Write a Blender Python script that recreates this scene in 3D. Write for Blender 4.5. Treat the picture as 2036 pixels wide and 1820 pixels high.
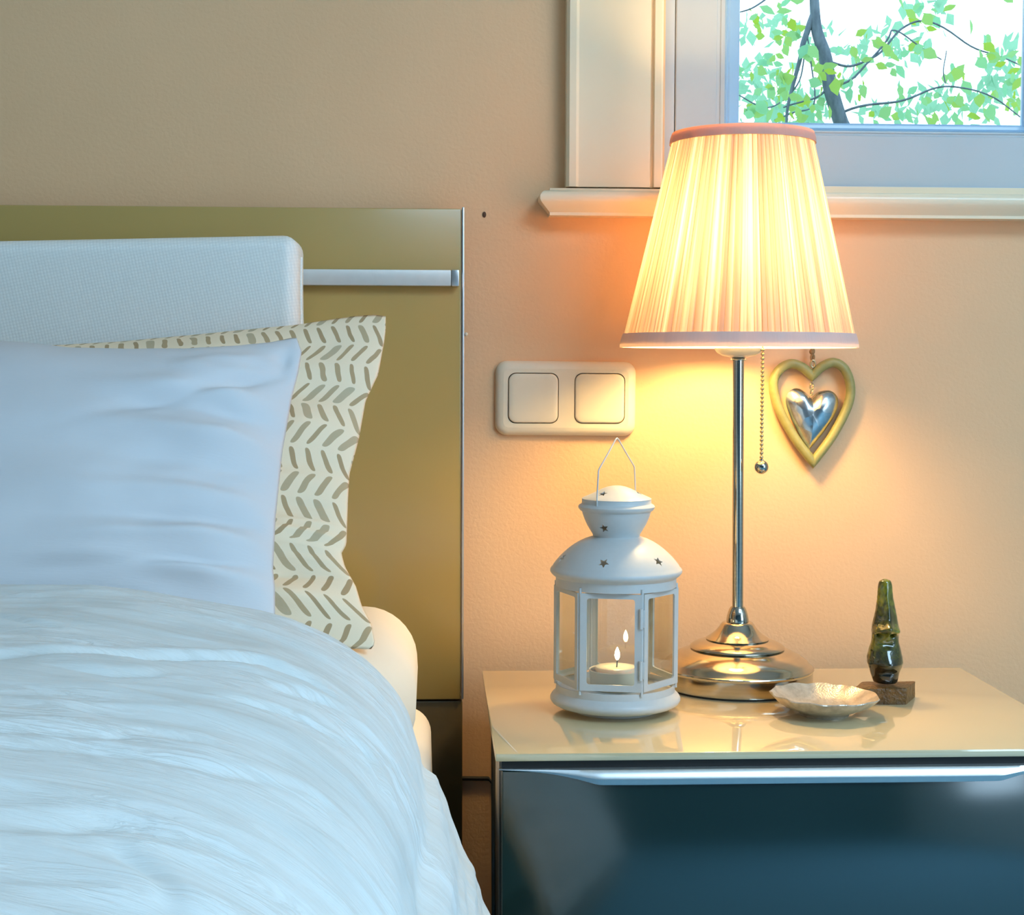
import bpy, bmesh, math, random
from mathutils import Vector, Matrix, Euler, noise

random.seed(7)
for o in list(bpy.data.objects):
    bpy.data.objects.remove(o)
SC = bpy.context.scene
COL = SC.collection
PI = math.pi
R = math.radians

# ------------------------------------------------------------------ camera
F_PX = 3100.0
CAM_LOC = Vector((0.0, -1.67, 0.816))
CAM_ROT = Euler((R(90 - 3.434), R(-0.19), R(-2.942)), 'XYZ')
cd = bpy.data.cameras.new('camera')
cd.sensor_fit = 'HORIZONTAL'
cd.sensor_width = 36.0
cd.lens = F_PX / 2036.0 * 36.0
cd.clip_start = 0.02
cd.clip_end = 200
cam = bpy.data.objects.new('camera', cd)
cam.location = CAM_LOC
cam.rotation_euler = CAM_ROT
COL.objects.link(cam)
SC.camera = cam
CM = CAM_ROT.to_matrix()


def at(x, y, Y=None, Z=None, X=None):
    """world point on a plane that the photograph shows at pixel x, y"""
    d = CM @ Vector(((x - 1018) / F_PX, -(y - 910) / F_PX, -1.0))
    if Y is not None:
        t = (Y - CAM_LOC.y) / d.y
    elif Z is not None:
        t = (Z - CAM_LOC.z) / d.z
    else:
        t = (X - CAM_LOC.x) / d.x
    return CAM_LOC + d * t


def ppm(x, y, Y):
    """pixels per metre at a point of the plane Y"""
    a = at(x, y, Y=Y)
    return F_PX / ((CM.transposed() @ (a - CAM_LOC)).z * -1)


# ------------------------------------------------------------------ world, light, exposure
SC.view_settings.view_transform = 'Standard'
SC.view_settings.look = 'None'
SC.view_settings.gamma = 1.0
SC.view_settings.use_curve_mapping = False
SC.view_settings.exposure = 0.0
world = bpy.data.worlds.new('sky')
SC.world = world
world.use_nodes = True
bg = world.node_tree.nodes['Background']
bg.inputs[0].default_value = (0.66, 0.87, 1.0, 1)
bg.inputs[1].default_value = 3.0


def area(name, loc, rot, sx, sy, power, color):
    l = bpy.data.lights.new(name, 'AREA')
    l.shape = 'RECTANGLE'
    l.size, l.size_y = sx, sy
    l.energy = power
    l.color = color
    o = bpy.data.objects.new(name, l)
    o.location = loc
    o.rotation_euler = rot
    COL.objects.link(o)
    return o


# daylight that comes in through the big window of the right-hand wall (window_2)
ROOM_XR, ROOM_XL, ROOM_YB, ROOM_ZT = 2.3, -2.6, -4.6, 2.45
area('daylight', (ROOM_XR + 0.03, -2.75, 1.25), (R(90), 0, R(90)), 1.7, 1.5, 25, (0.45, 0.715, 1.0))
# added unseen roof light right of and behind the camera, for light from above
SKX0, SKX1, SKY0, SKY1 = 0.75, 2.15, -3.0, -1.6
area('added_roof_daylight', ((SKX0 + SKX1) / 2, (SKY0 + SKY1) / 2, ROOM_ZT + 0.08), (0, 0, 0), 1.35, 1.35, 70, (0.45, 0.715, 1.0))

try:
    SC.cycles.max_bounces = 10
    SC.cycles.transparent_max_bounces = 16
    SC.cycles.sample_clamp_indirect = 6
    SC.cycles.caustics_reflective = False
    SC.cycles.caustics_refractive = False
except Exception:
    pass


# ------------------------------------------------------------------ node helpers
class NT:
    def __init__(self, name):
        self.m = bpy.data.materials.new(name)
        self.m.use_nodes = True
        self.t = self.m.node_tree
        self.b = self.t.nodes['Principled BSDF']
        self.out = self.t.nodes['Material Output']

    def n(self, kind, **kw):
        nd = self.t.nodes.new('ShaderNode' + kind)
        for k, v in kw.items():
            setattr(nd, k, v)
        return nd

    def set(self, sock, v):
        if hasattr(v, 'is_output') or isinstance(v, bpy.types.NodeSocket):
            self.t.links.new(v, sock)
        else:
            sock.default_value = v

    def math(self, op, a, b=0.0, c=None, clamp=False):
        nd = self.n('Math', operation=op, use_clamp=clamp)
        self.set(nd.inputs[0], a)
        self.set(nd.inputs[1], b)
        if c is not None:
            self.set(nd.inputs[2], c)
        return nd.outputs[0]

    def coord(self, which='Object', scale=(1, 1, 1), rot=(0, 0, 0)):
        tc = self.n('TexCoord')
        mp = self.n('Mapping')
        self.t.links.new(tc.outputs[which], mp.inputs[0])
        mp.inputs['Scale'].default_value = scale
        mp.inputs['Rotation'].default_value = rot
        return mp.outputs[0]

    def noise(self, vec, scale, detail=3, rough=0.5, dist=0.0):
        nd = self.n('TexNoise')
        self.t.links.new(vec, nd.inputs['Vector'])
        nd.inputs['Scale'].default_value = scale
        nd.inputs['Detail'].default_value = detail
        nd.inputs['Roughness'].default_value = rough
        nd.inputs['Distortion'].default_value = dist
        return nd.outputs[0]

    def ramp(self, fac, stops):
        nd = self.n('ValToRGB')
        self.t.links.new(fac, nd.inputs[0])
        el = nd.color_ramp.elements
        while len(el) < len(stops):
            el.new(0.5)
        for e, (p, c) in zip(el, stops):
            e.position = p
            e.color = tuple(c) + (1,) if len(c) == 3 else c
        return nd.outputs[0]

    def mix(self, fac, a, b):
        nd = self.n('Mix', data_type='RGBA')
        self.set(nd.inputs[0], fac)
        self.set(nd.inputs[6], a if not isinstance(a, tuple) else tuple(a) + (1,))
        self.set(nd.inputs[7], b if not isinstance(b, tuple) else tuple(b) + (1,))
        return nd.outputs[2]

    def bump(self, h, strength=0.2, dist=0.001, into=None):
        nd = self.n('Bump')
        nd.inputs['Strength'].default_value = strength
        nd.inputs['Distance'].default_value = dist
        self.t.links.new(h, nd.inputs['Height'])
        if into is None:
            self.t.links.new(nd.outputs[0], self.b.inputs['Normal'])
        return nd

    def p(self, color=None, rough=None, metal=None, **kw):
        if color is not None:
            self.set(self.b.inputs['Base Color'], tuple(color) + (1,) if isinstance(color, tuple) else color)
        if rough is not None:
            self.set(self.b.inputs['Roughness'], rough)
        if metal is not None:
            self.b.inputs['Metallic'].default_value = metal
        for k, v in kw.items():
            self.set(self.b.inputs[k.replace('_', ' ')], v)
        return self


def plain(name, color, rough=0.5, metal=0.0, grain=0.0, gscale=60, **kw):
    """painted / plastic / metal surface with a slight procedural grain"""
    t = NT(name)
    v = t.coord('Object')
    nz = t.noise(v, gscale, 3)
    lo = tuple(c * (1 - grain) for c in color)
    hi = tuple(min(1, c * (1 + grain)) for c in color)
    t.p(t.ramp(nz, [(0.3, lo), (0.7, hi)]), rough, metal, **kw)
    return t


M = {}
# wall: peach-tan emulsion with a fine orange-peel roller texture
t = NT('tan_wall_paint')
v = t.coord('Object')
t.p(t.ramp(t.noise(v, 5, 4), [(0.3, (0.84, 0.505, 0.265)), (0.7, (0.88, 0.535, 0.285))]), 0.62)
t.bump(t.noise(v, 230, 2, 0.5, 0.4), 0.22, 0.0012)
M['wall'] = t.m
M['plaster'] = plain('white_plaster', (0.78, 0.76, 0.72), 0.8, grain=0.03).m
t = NT('reflection_blue_carpet')  # made-up carpet out of view, blue to tint the drawer's reflection
v = t.coord('Object')
t.p(t.ramp(t.noise(v, 160, 4, 0.6), [(0.3, (0.13, 0.31, 0.42)), (0.7, (0.18, 0.38, 0.50))]), 0.95)
t.bump(t.noise(v, 400, 2), 0.3, 0.004)
M['floor'] = t.m
M['trim'] = plain('lamp_warmed_gloss_paint', (0.95, 0.78, 0.54), 0.28, grain=0.015, gscale=12).m  # white trim, warm lamplight mixed into its colour
M['sash'] = plain('grey_white_window_paint', (0.60, 0.61, 0.60), 0.3, grain=0.015, gscale=12).m
M['bead'] = plain('sky_tinted_bead', (0.42, 0.60, 0.76), 0.28, grain=0.02).m  # blue of the sky's light put into the bead colour

# panes: clear glass, seen through and mirroring a little
def glass(name, tint=(1, 1, 1), refl=1.5, gloss=(1, 1, 1)):
    t = NT(name)
    tr = t.n('BsdfTransparent')
    tr.inputs[0].default_value = tuple(tint) + (1,)
    gl = t.n('BsdfGlossy')
    gl.inputs['Roughness'].default_value = 0.02
    gl.inputs['Color'].default_value = tuple(gloss) + (1,)
    lw = t.n('LayerWeight')
    lw.inputs['Blend'].default_value = 0.5
    fac = t.math('MULTIPLY_ADD', t.math('POWER', lw.outputs['Facing'], 4.0), 0.45, 0.05)
    mx = t.n('MixShader')
    t.t.links.new(fac, mx.inputs[0])
    t.t.links.new(tr.outputs[0], mx.inputs[1])
    t.t.links.new(gl.outputs[0], mx.inputs[2])
    t.t.links.new(mx.outputs[0], t.out.inputs[0])
    return t.m
M['glass'] = glass('window_glass', (0.97, 0.99, 0.99))
M['pane'] = glass('lantern_glass', (0.96, 0.97, 0.95))


# ------------------------------------------------------------------ mesh helpers
ORG = {}


def obj(name, verts, faces, m, parent=None, smooth=40, org=None, uv=None, mats=None):
    me = bpy.data.meshes.new(name)
    if parent is not None:
        org = ORG[parent.name]
    elif org is None:
        xs = [Vector(v) for v in verts]
        org = Vector((sum(v.x for v in xs) / len(xs), sum(v.y for v in xs) / len(xs), min(v.z for v in xs)))
    org = Vector(org)
    me.from_pydata([tuple(Vector(v) - org) for v in verts], [], [tuple(f) for f in faces])
    me.update()
    if uv is not None:
        ul = me.uv_layers.new(name='uv')
        for lp in me.loops:
            ul.data[lp.index].uv = uv[lp.vertex_index]
    bm = bmesh.new()
    bm.from_mesh(me)
    bmesh.ops.recalc_face_normals(bm, faces=bm.faces)
    bm.to_mesh(me)
    bm.free()
    if smooth:
        me.shade_smooth()
        if smooth < 180:
            me.set_sharp_from_angle(angle=R(smooth))
    me.materials.append(m)
    o = bpy.data.objects.new(name, me)
    COL.objects.link(o)
    ORG[o.name] = org
    if parent is not None:
        o.parent = parent
    else:
        o.location = org
    return o


def thing(name, loc, label=None, cat=None, group=None):
    o = bpy.data.objects.new(name, None)
    o.empty_display_size = 0.02
    o.location = loc
    COL.objects.link(o)
    ORG[o.name] = Vector(loc)
    tag(o, label, cat, group)
    return o


def tag(o, label=None, cat=None, group=None, kind=None):
    if label:
        o['label'] = label
    if cat:
        o['category'] = cat
    if group:
        o['group'] = group
    if kind:
        o['kind'] = kind
    return o


class G:
    """geometry collector"""
    def __init__(self):
        self.v, self.f = [], []

    def add(self, v, f):
        n = len(self.v)
        self.v += [Vector(a) for a in v]
        self.f += [tuple(i + n for i in q) for q in f]
        return self

    def box(self, x0, x1, y0, y1, z0, z1, bev=0.0, seg=2):
        if bev <= 0:
            v = [(x, y, z) for x in (x0, x1) for y in (y0, y1) for z in (z0, z1)]
            return self.add(v, [(0, 1, 3, 2), (4, 6, 7, 5), (0, 4, 5, 1), (2, 3, 7, 6), (0, 2, 6, 4), (1, 5, 7, 3)])
        bm = bmesh.new()
        bmesh.ops.create_cube(bm, size=1)
        for w in bm.verts:
            w.co = Vector(((x0 + x1) / 2 + w.co.x * (x1 - x0), (y0 + y1) / 2 + w.co.y * (y1 - y0), (z0 + z1) / 2 + w.co.z * (z1 - z0)))
        bmesh.ops.bevel(bm, geom=list(bm.edges), offset=bev, segments=seg, profile=0.5, affect='EDGES')
        bm.verts.index_update()
        r = self.add([w.co.copy() for w in bm.verts], [[w.index for w in f.verts] for f in bm.faces])
        bm.free()
        return r

    def lathe(self, prof, c, n=64, close=False, mod=None):
        """prof: (r, z) list; mod(r, z, angle) -> (r, z)"""
        vs, fs = [], []
        m = len(prof)
        for k in range(n):
            a = 2 * PI * k / n
            for (r, z) in prof:
                if mod:
                    r, z = mod(r, z, a)
                vs.append((c[0] + r * math.sin(a), c[1] - r * math.cos(a), c[2] + z))
        for k in range(n):
            q = (k + 1) % n
            for i in range(m - 1):
                fs.append((k * m + i, q * m + i, q * m + i + 1, k * m + i + 1))
            if close:
                fs.append((k * m + m - 1, q * m + m - 1, q * m, k * m))
        if not close:
            if prof[0][0] > 1e-6:
                fs.append([k * m for k in range(n)])
            if prof[-1][0] > 1e-6:
                fs.append([k * m + m - 1 for k in reversed(range(n))])
        return self.add(vs, fs)

    def tube(self, pts, rad, n=10, caps=True, closed=False):
        pts = [Vector(p) for p in pts]
        rad = rad if isinstance(rad, (list, tuple)) else [rad] * len(pts)
        vs, fs = [], []
        N = len(pts)
        up = None
        for i, p in enumerate(pts):
            if closed:
                d = pts[(i + 1) % N] - pts[i - 1]
            else:
                d = pts[min(i + 1, N - 1)] - pts[max(i - 1, 0)]
            d.normalize()
            if up is None:
                up = Vector((0, 0, 1)) if abs(d.z) < 0.9 else Vector((1, 0, 0))
            s = d.cross(up).normalized()
            up = s.cross(d).normalized()
            for k in range(n):
                a = 2 * PI * k / n
                vs.append(p + (s * math.cos(a) + up * math.sin(a)) * rad[i])
        for i in range(N if closed else N - 1):
            j = (i + 1) % N
            for k in range(n):
                q = (k + 1) % n
                fs.append((i * n + k, i * n + q, j * n + q, j * n + k))
        if caps and not closed:
            fs.append(list(range(n)))
            fs.append([(N - 1) * n + k for k in reversed(range(n))])
        return self.add(vs, fs)

    def extrude_x(self, sec, x0, x1):
        """sec: closed (y, z) outline"""
        n = len(sec)
        v = [(x0, y, z) for y, z in sec] + [(x1, y, z) for y, z in sec]
        f = [(i, (i + 1) % n, n + (i + 1) % n, n + i) for i in range(n)]
        f += [list(range(n)), list(reversed(range(n, 2 * n)))]
        return self.add(v, f)

    def extrude_z(self, sec, z0, z1):
        n = len(sec)
        v = [(x, y, z0) for x, y in sec] + [(x, y, z1) for x, y in sec]
        f = [(i, (i + 1) % n, n + (i + 1) % n, n + i) for i in range(n)]
        f += [list(range(n)), list(reversed(range(n, 2 * n)))]
        return self.add(v, f)

    def ball(self, c, r, n=16, m=10, sc=(1, 1, 1)):
        prof = []
        vs, fs = [], []
        for i in range(m + 1):
            ph = PI * i / m
            for k in range(n):
                a = 2 * PI * k / n
                vs.append((c[0] + r * sc[0] * math.sin(ph) * math.cos(a), c[1] + r * sc[1] * math.sin(ph) * math.sin(a), c[2] + r * sc[2] * math.cos(ph)))
        for i in range(m):
            for k in range(n):
                q = (k + 1) % n
                fs.append((i * n + k, i * n + q, (i + 1) * n + q, (i + 1) * n + k))
        return self.add(vs, fs)

    def xf(self, mat):
        self.v = [mat @ v for v in self.v]
        return self

    def mk(self, name, m, parent=None, **kw):
        g = self
        bm = None
        return obj(name, g.v, g.f, m, parent, **kw)


def interp(pts, x):
    if x <= pts[0][0]:
        return pts[0][1]
    for (a, b), (c, d) in zip(pts, pts[1:]):
        if x <= c:
            return b + (d - b) * (x - a) / (c - a)
    return pts[-1][1]


def catmull(pts, per=8, closed=False, sharp=()):
    pts = [Vector(p) for p in pts]
    N = len(pts)
    out = []
    for i in range(N if closed else N - 1):
        p1, p2 = pts[i], pts[(i + 1) % N]
        p0 = pts[i - 1] if (closed or i > 0) else p1
        p3 = pts[(i + 2) % N] if (closed or i + 2 < N) else p2
        if i in sharp:
            p0 = p1 - (p2 - p1) * 0.5
        if (i + 1) % N in sharp:
            p3 = p2 + (p2 - p1) * 0.5
        for k in range(per):
            u = k / per
            out.append(0.5 * ((2 * p1) + (p2 - p0) * u + (2 * p0 - 5 * p1 + 4 * p2 - p3) * u * u + (3 * p1 - p0 - 3 * p2 + p3) * u ** 3))
    if not closed:
        out.append(pts[-1])
    return out


def sstep(a, b, x):
    t = max(0.0, min(1.0, (x - a) / (b - a)))
    return t * t * (3 - 2 * t)


# ================================================================== SETTING
def struct(o):
    o['kind'] = 'structure'
    return o


# wall with the window opening
WX0 = at(1322, 200, Y=0).x                                          # opening
WX1 = at(2031, 200, Y=0.03).x + at(1469, 180, Y=0.03).x - WX0
WZ0 = at(1500, 377, Y=0).z
WZ1 = WZ0 + 0.78
g = G()
T = 0.14
g.box(ROOM_XL, WX0, 0, T, 0, ROOM_ZT).box(WX1, ROOM_XR, 0, T, 0, ROOM_ZT)
g.box(WX0, WX1, 0, T, 0, WZ0).box(WX0, WX1, 0, T, WZ1, ROOM_ZT)
# weld so that the wall reads as one slab: remove the faces between the four blocks
struct(g.mk('wall_front', M['wall'], smooth=0))
struct(G().box(ROOM_XL - 0.1, ROOM_XL, ROOM_YB, T, 0, ROOM_ZT).mk('wall_left', M['plaster'], smooth=0))
struct(G().box(ROOM_XL - 0.1, ROOM_XR + 0.12, ROOM_YB - 0.1, ROOM_YB, 0, ROOM_ZT).mk('wall_back', plain('reflection_darkening_paint', (0.06, 0.115, 0.15), 0.8, grain=0.03).m, smooth=0))  # unseen wall, dark teal added to darken the drawer's reflection
g = G().box(ROOM_XL - 0.1, SKX0, ROOM_YB - 0.1, T, ROOM_ZT, ROOM_ZT + 0.1).box(SKX1, ROOM_XR + 0.12, ROOM_YB - 0.1, T, ROOM_ZT, ROOM_ZT + 0.1)
g.box(SKX0, SKX1, ROOM_YB - 0.1, SKY0, ROOM_ZT, ROOM_ZT + 0.1).box(SKX0, SKX1, SKY1, T, ROOM_ZT, ROOM_ZT + 0.1)
struct(g.mk('ceiling', M['plaster'], smooth=0))
g = G()
for (a, b, c_, d_) in ((SKX0, SKX0 + 0.05, SKY0, SKY1), (SKX1 - 0.05, SKX1, SKY0, SKY1), (SKX0, SKX1, SKY0, SKY0 + 0.05), (SKX0, SKX1, SKY1 - 0.05, SKY1)):
    g.box(a, b, c_, d_, ROOM_ZT - 0.02, ROOM_ZT + 0.02, 0.003)
struct(g.mk('added_roof_window', M['sash']))  # frame of the added roof light, out of view
struct(G().box(ROOM_XL - 0.1, ROOM_XR + 0.12, ROOM_YB - 0.1, T, -0.1, 0).mk('floor', M['floor'], smooth=0))
W2Y0, W2Y1, W2Z0, W2Z1 = -3.65, -1.85, 0.45, 2.05
g = G()
g.box(ROOM_XR, ROOM_XR + 0.12, ROOM_YB, W2Y0, 0, ROOM_ZT).box(ROOM_XR, ROOM_XR + 0.12, W2Y1, T, 0, ROOM_ZT)
g.box(ROOM_XR, ROOM_XR + 0.12, W2Y0, W2Y1, 0, W2Z0).box(ROOM_XR, ROOM_XR + 0.12, W2Y0, W2Y1, W2Z1, ROOM_ZT)
struct(g.mk('wall_right', M['plaster'], smooth=0))
w2 = struct(thing('window_2', (ROOM_XR, (W2Y0 + W2Y1) / 2, W2Z0)))
g = G()
for (a, b) in ((W2Y0, W2Y0 + 0.06), (W2Y1 - 0.06, W2Y1), ((W2Y0 + W2Y1) / 2 - 0.05, (W2Y0 + W2Y1) / 2 + 0.05)):
    g.box(ROOM_XR - 0.03, ROOM_XR + 0.01, a, b, W2Z0, W2Z1, 0.004)
g.box(ROOM_XR - 0.028, ROOM_XR + 0.008, W2Y0, W2Y1, W2Z0, W2Z0 + 0.06, 0.004).box(ROOM_XR - 0.028, ROOM_XR + 0.008, W2Y0, W2Y1, W2Z1 - 0.06, W2Z1, 0.004)
g.mk('window_frame', M['sash'], w2)

# ------------------------------------------------------------------ window_1 above the bedside table
win = struct(thing('window_1', (WX0, 0, WZ0)))
CY = -0.022      # casing stands proud of the wall
x_out = at(1127, 180, Y=CY).x
x_b1 = at(1146, 180, Y=CY).x
x_mid = at(1226, 180, Y=CY).x
x_gr0, x_gr1 = at(1294, 180, Y=CY).x, at(1302, 180, Y=CY).x
x_in = at(1319, 180, Y=CY).x
zt = WZ1 + 0.10
cas_prof = [(x_out, 0.0), (x_out, CY + 0.004), (x_out + 0.003, CY), (x_b1, CY), (x_b1 + 0.003, CY + 0.0022), (x_mid, CY + 0.0020), (x_mid + 0.0006, CY + 0.0018),
            (x_gr0, CY + 0.0018), (x_gr0 + 0.001, CY + 0.006), (x_gr1 - 0.001, CY + 0.006), (x_gr1, CY + 0.0005), (x_in - 0.002, CY), (x_in, CY + 0.002), (x_in, 0.06), (x_out + 0.02, 0.0)]
cw = WX0 + WX1
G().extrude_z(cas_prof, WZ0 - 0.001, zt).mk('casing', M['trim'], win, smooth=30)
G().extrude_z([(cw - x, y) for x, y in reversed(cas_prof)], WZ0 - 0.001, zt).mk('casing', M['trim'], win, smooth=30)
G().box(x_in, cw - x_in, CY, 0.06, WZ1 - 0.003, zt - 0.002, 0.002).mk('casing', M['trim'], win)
# fixed frame in the reveal, then the sash with its moulded beads
SY = 0.012
x_f = at(1343, 180, Y=SY).x
g = G()
xa, xb = x_in + 0.001, cw - x_in - 0.001
g.box(xa, x_f - 0.0003, SY + 0.002, 0.07, WZ0, WZ1 - 0.003, 0.0015)
g.box(cw - x_f + 0.0003, xb, SY + 0.002, 0.07, WZ0, WZ1 - 0.003, 0.0015)
g.mk('frame', M['sash'], win)
x_s1 = at(1424, 180, Y=SY).x
x_g = at(1469, 180, Y=0.03).x
z_g = at(1750, 246.5, Y=0.03).z
z_s1 = at(1750, 271, Y=SY).z
z_bot = at(1750, 377, Y=SY).z


def ring_loft(g, rects):
    """rects: list of (x0, x1, z0, z1, y) nested rectangles joined by quads"""
    vs, fs = [], []
    for (x0, x1, z0, z1, y) in rects:
        vs += [(x0, y, z0), (x1, y, z0), (x1, y, z1), (x0, y, z1)]
    for i in range(len(rects) - 1):
        for k in range(4):
            q = (k + 1) % 4
            fs.append((i * 4 + k, i * 4 + q, (i + 1) * 4 + q, (i + 1) * 4 + k))
    return g.add(vs, fs)


ZT_S = WZ1 - 0.005
g = G()
o_ = x_s1 - x_f


def rr(dx, dz_, y):   # a rectangle inset from the sash's outer edge
    return (x_f + dx, cw - x_f - dx, z_bot + dz_, ZT_S - dz_, y)


wB, hB = x_s1 - x_f, z_s1 - z_bot
ring_loft(g, [rr(0, 0, 0.05), rr(0, 0, SY + 0.001), rr(0.001, 0.001, SY), rr(wB, hB, SY), rr(wB + 0.001, hB + 0.001, SY + 0.0022), rr(wB + 0.004, hB + 0.003, SY + 0.0022), rr(wB + 0.005, hB + 0.0036, SY + 0.001),
              rr(wB + 0.009, hB + 0.005, SY + 0.001), rr(wB + 0.010, hB + 0.006, SY + 0.004), rr(wB + 0.010, hB + 0.006, 0.05)])
g.mk('sash', M['sash'], win, smooth=25)
# glazing bead
wG, hG = x_g - x_f, z_g - z_bot
g = G()
ring_loft(g, [rr(wB + 0.010, hB + 0.006, 0.028), rr(wB + 0.010, hB + 0.006, SY + 0.006), rr(wB + 0.012, hB + 0.0075, SY + 0.005), rr(wB + 0.014, hB + 0.0085, SY + 0.009), rr(wB + 0.016, hB + 0.0095, SY + 0.0085),
              rr(wG - 0.001, hG - 0.0012, 0.029), rr(wG, hG, 0.029), rr(wG, hG, 0.033)])
g.mk('glazing_bead', M['bead'], win, smooth=25)
G().box(x_f + wB + 0.008, cw - x_f - wB - 0.008, 0.030, 0.034, z_bot + hB + 0.004, ZT_S - hB - 0.004).mk('pane', M['glass'], win, smooth=0)
# small bead moulding on the sill under the sash
zs = at(1750, 377.5, Y=CY).z
# sill: nosing with a mitred return at its left end
SB = -0.018
zf = lambda py: at(1094, py, Y=-0.03).z
x_s0 = at(1094, 400, Y=-0.03).x
k_ = 1 / ppm(1094, 400, -0.03)
lev = [(372.5, 0), (377, 0), (377.6, 6), (379, 12), (382, 16), (386, 19), (390, 20.5), (396, 20.5), (401, 18), (409, 11), (421, 0), (427, 0)]
rows = []
x_s9 = cw - x_s0
g = G()
vs, fs = [], []
for py, off in lev:
    z, o2 = zf(py), off * k_
    vs += [(x_s0 - o2, 0.02, z), (x_s0 - o2, SB - 0.006 - o2, z), (x_s9 + o2, SB - 0.006 - o2, z), (x_s9 + o2, 0.02, z)]
for i in range(len(lev) - 1):
    for k in range(4):
        q = (k + 1) % 4
        fs.append((i * 4 + k, i * 4 + q, i * 4 + 4 + q, i * 4 + 4 + k))
fs += [(0, 1, 2, 3), tuple(len(vs) - 4 + i for i in (3, 2, 1, 0))]
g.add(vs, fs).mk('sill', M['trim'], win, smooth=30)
# sill board running back to the sash
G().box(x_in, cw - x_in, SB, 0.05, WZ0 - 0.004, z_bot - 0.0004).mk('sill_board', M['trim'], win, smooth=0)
g = G().box(x_f - 0.005, cw - x_f + 0.005, SY - 0.004, SY, z_bot - 0.0005, z_bot + 0.003, 0.001)
g.mk('weather_bead', M['bead'], win)

# ================================================================== BED
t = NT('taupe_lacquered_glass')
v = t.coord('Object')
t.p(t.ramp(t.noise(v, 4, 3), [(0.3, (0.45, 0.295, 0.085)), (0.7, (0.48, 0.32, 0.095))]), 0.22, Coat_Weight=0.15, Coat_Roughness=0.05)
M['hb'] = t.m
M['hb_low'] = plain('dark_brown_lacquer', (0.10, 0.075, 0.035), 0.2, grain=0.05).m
M['alu'] = plain('brushed_aluminium', (0.62, 0.60, 0.58), 0.34, 0.85, grain=0.03, gscale=90).m
M['rail'] = plain('satin_aluminium_rail', (0.60, 0.58, 0.53), 0.42, 0.35, grain=0.03, gscale=90).m
HY = -0.045
hb = thing('headboard', (at(500, 1400, Y=HY).x, -0.025, 0.0), 'tall taupe glass headboard with a slim metal edge, fixed along the tan wall', 'headboard')
hx1 = at(916.5, 900, Y=HY).x
hz1, hzm = at(900, 415, Y=HY).z, at(900, 1393.5, Y=HY).z
G().box(-1.05, hx1, HY, HY + 0.03, hzm + 0.001, hz1, 0.0015).mk('upper_panel', M['hb'], hb)
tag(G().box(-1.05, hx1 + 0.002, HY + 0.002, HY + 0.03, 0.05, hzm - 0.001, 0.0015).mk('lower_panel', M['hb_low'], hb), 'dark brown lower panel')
tag(G().box(hx1 + 0.0006, at(922.5, 900, Y=HY).x, HY - 0.001, HY + 0.03, hzm + 0.0015, at(919, 412, Y=HY).z, 0.0008).mk('edge_profile', M['alu'], hb), 'grey metal edge strip')
r0, r1 = at(600, 567, Y=HY - 0.012), at(914, 537, Y=HY - 0.012)
rail = G().box(-1.0, at(897, 550, Y=HY - .012).x, HY - 0.012, HY, r0.z, r1.z, 0.001).mk('rail', M['rail'], hb)
tag(rail, 'silver horizontal rail')
G().box(at(897.6, 550, Y=HY - .012).x, at(913, 550, Y=HY - .012).x, HY - 0.0122, HY, r0.z - 0.0002, r1.z + 0.0002, 0.001).mk('end_cap', M['alu'], rail)

# cushion pad hung on the rail
t = NT('white_mesh_upholstery')
v = t.coord('Object', (1, 1, 1), (0, R(12), 0))
vo = t.n('TexVoronoi')
t.t.links.new(v, vo.inputs['Vector'])
vo.inputs['Scale'].default_value = 330
vo.inputs['Randomness'].default_value = 0.12
t.p(t.ramp(vo.outputs['Distance'], [(0.1, (0.93, 0.91, 0.84)), (0.75, (0.80, 0.79, 0.73))]), 0.6)
t.bump(vo.outputs['Distance'], 0.5, -0.0009)
M['pad'] = t.m
PYB, PYF = HY - 0.013, HY - 0.095
pxr = at(611, 540, Y=PYB).x
pzt = at(560, 470.5, Y=PYB - 0.05).z
bm = bmesh.new()
bmesh.ops.create_cube(bm, size=1)
px0, pz0 = -0.95, 0.60
for w in bm.verts:
    w.co = Vector(((px0 + pxr) / 2 + w.co.x * (pxr - px0), (PYB + PYF) / 2 + w.co.y * (PYB - PYF), (pz0 + pzt) / 2 + w.co.z * (pzt - pz0)))
bmesh.ops.bevel(bm, geom=list(bm.edges), offset=0.016, segments=6, profile=0.5, affect='EDGES')
bmesh.ops.subdivide_edges(bm, edges=[e for e in bm.edges if e.calc_length() > 0.1], cuts=10, use_grid_fill=True)
for w in bm.verts:
    fx = (w.co.x - px0) / (pxr - px0)
    w.co.z -= (1 - fx) * 0.022 * sstep(pz0, pzt, w.co.z)
    w.co.x += 0.003 * math.sin((w.co.z - 0.6) * 16) * sstep(0.8, 1, fx)
bm.verts.index_update()
pv, pf = [w.co.copy() for w in bm.verts], [[w.index for w in f.verts] for f in bm.faces]
bm.free()
pad = thing('headboard_cushion', (-0.5, (PYB + PYF) / 2, pz0), 'long white padded headboard cushion with mesh weave, hung on the metal rail', 'cushion')
obj('pad', pv, pf, M['pad'], pad, smooth=60)
# welt along the right-hand end
ym = PYF + 0.034
wl = [(pxr + 0.0005 - 0.003 * 0 + 0.003 * math.sin((z - 0.6) * 16), ym + 0.006 * math.sin(z * 14), z) for z in [pz0 + 0.02 + i * (pzt - pz0 - 0.04) / 24 for i in range(25)]]
G().tube(wl, 0.0013, 8).mk('welt_seam', M['pad'], pad)

# mattress, topper
t = NT('cream_sheet_cotton')
v = t.coord('Object')
t.p(t.ramp(t.noise(v, 9, 3), [(0.3, (0.84, 0.74, 0.58)), (0.7, (0.88, 0.79, 0.64))]), 0.75)
t.bump(t.noise(v, 60, 3), 0.12, 0.002)
M['sheet'] = t.m


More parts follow.
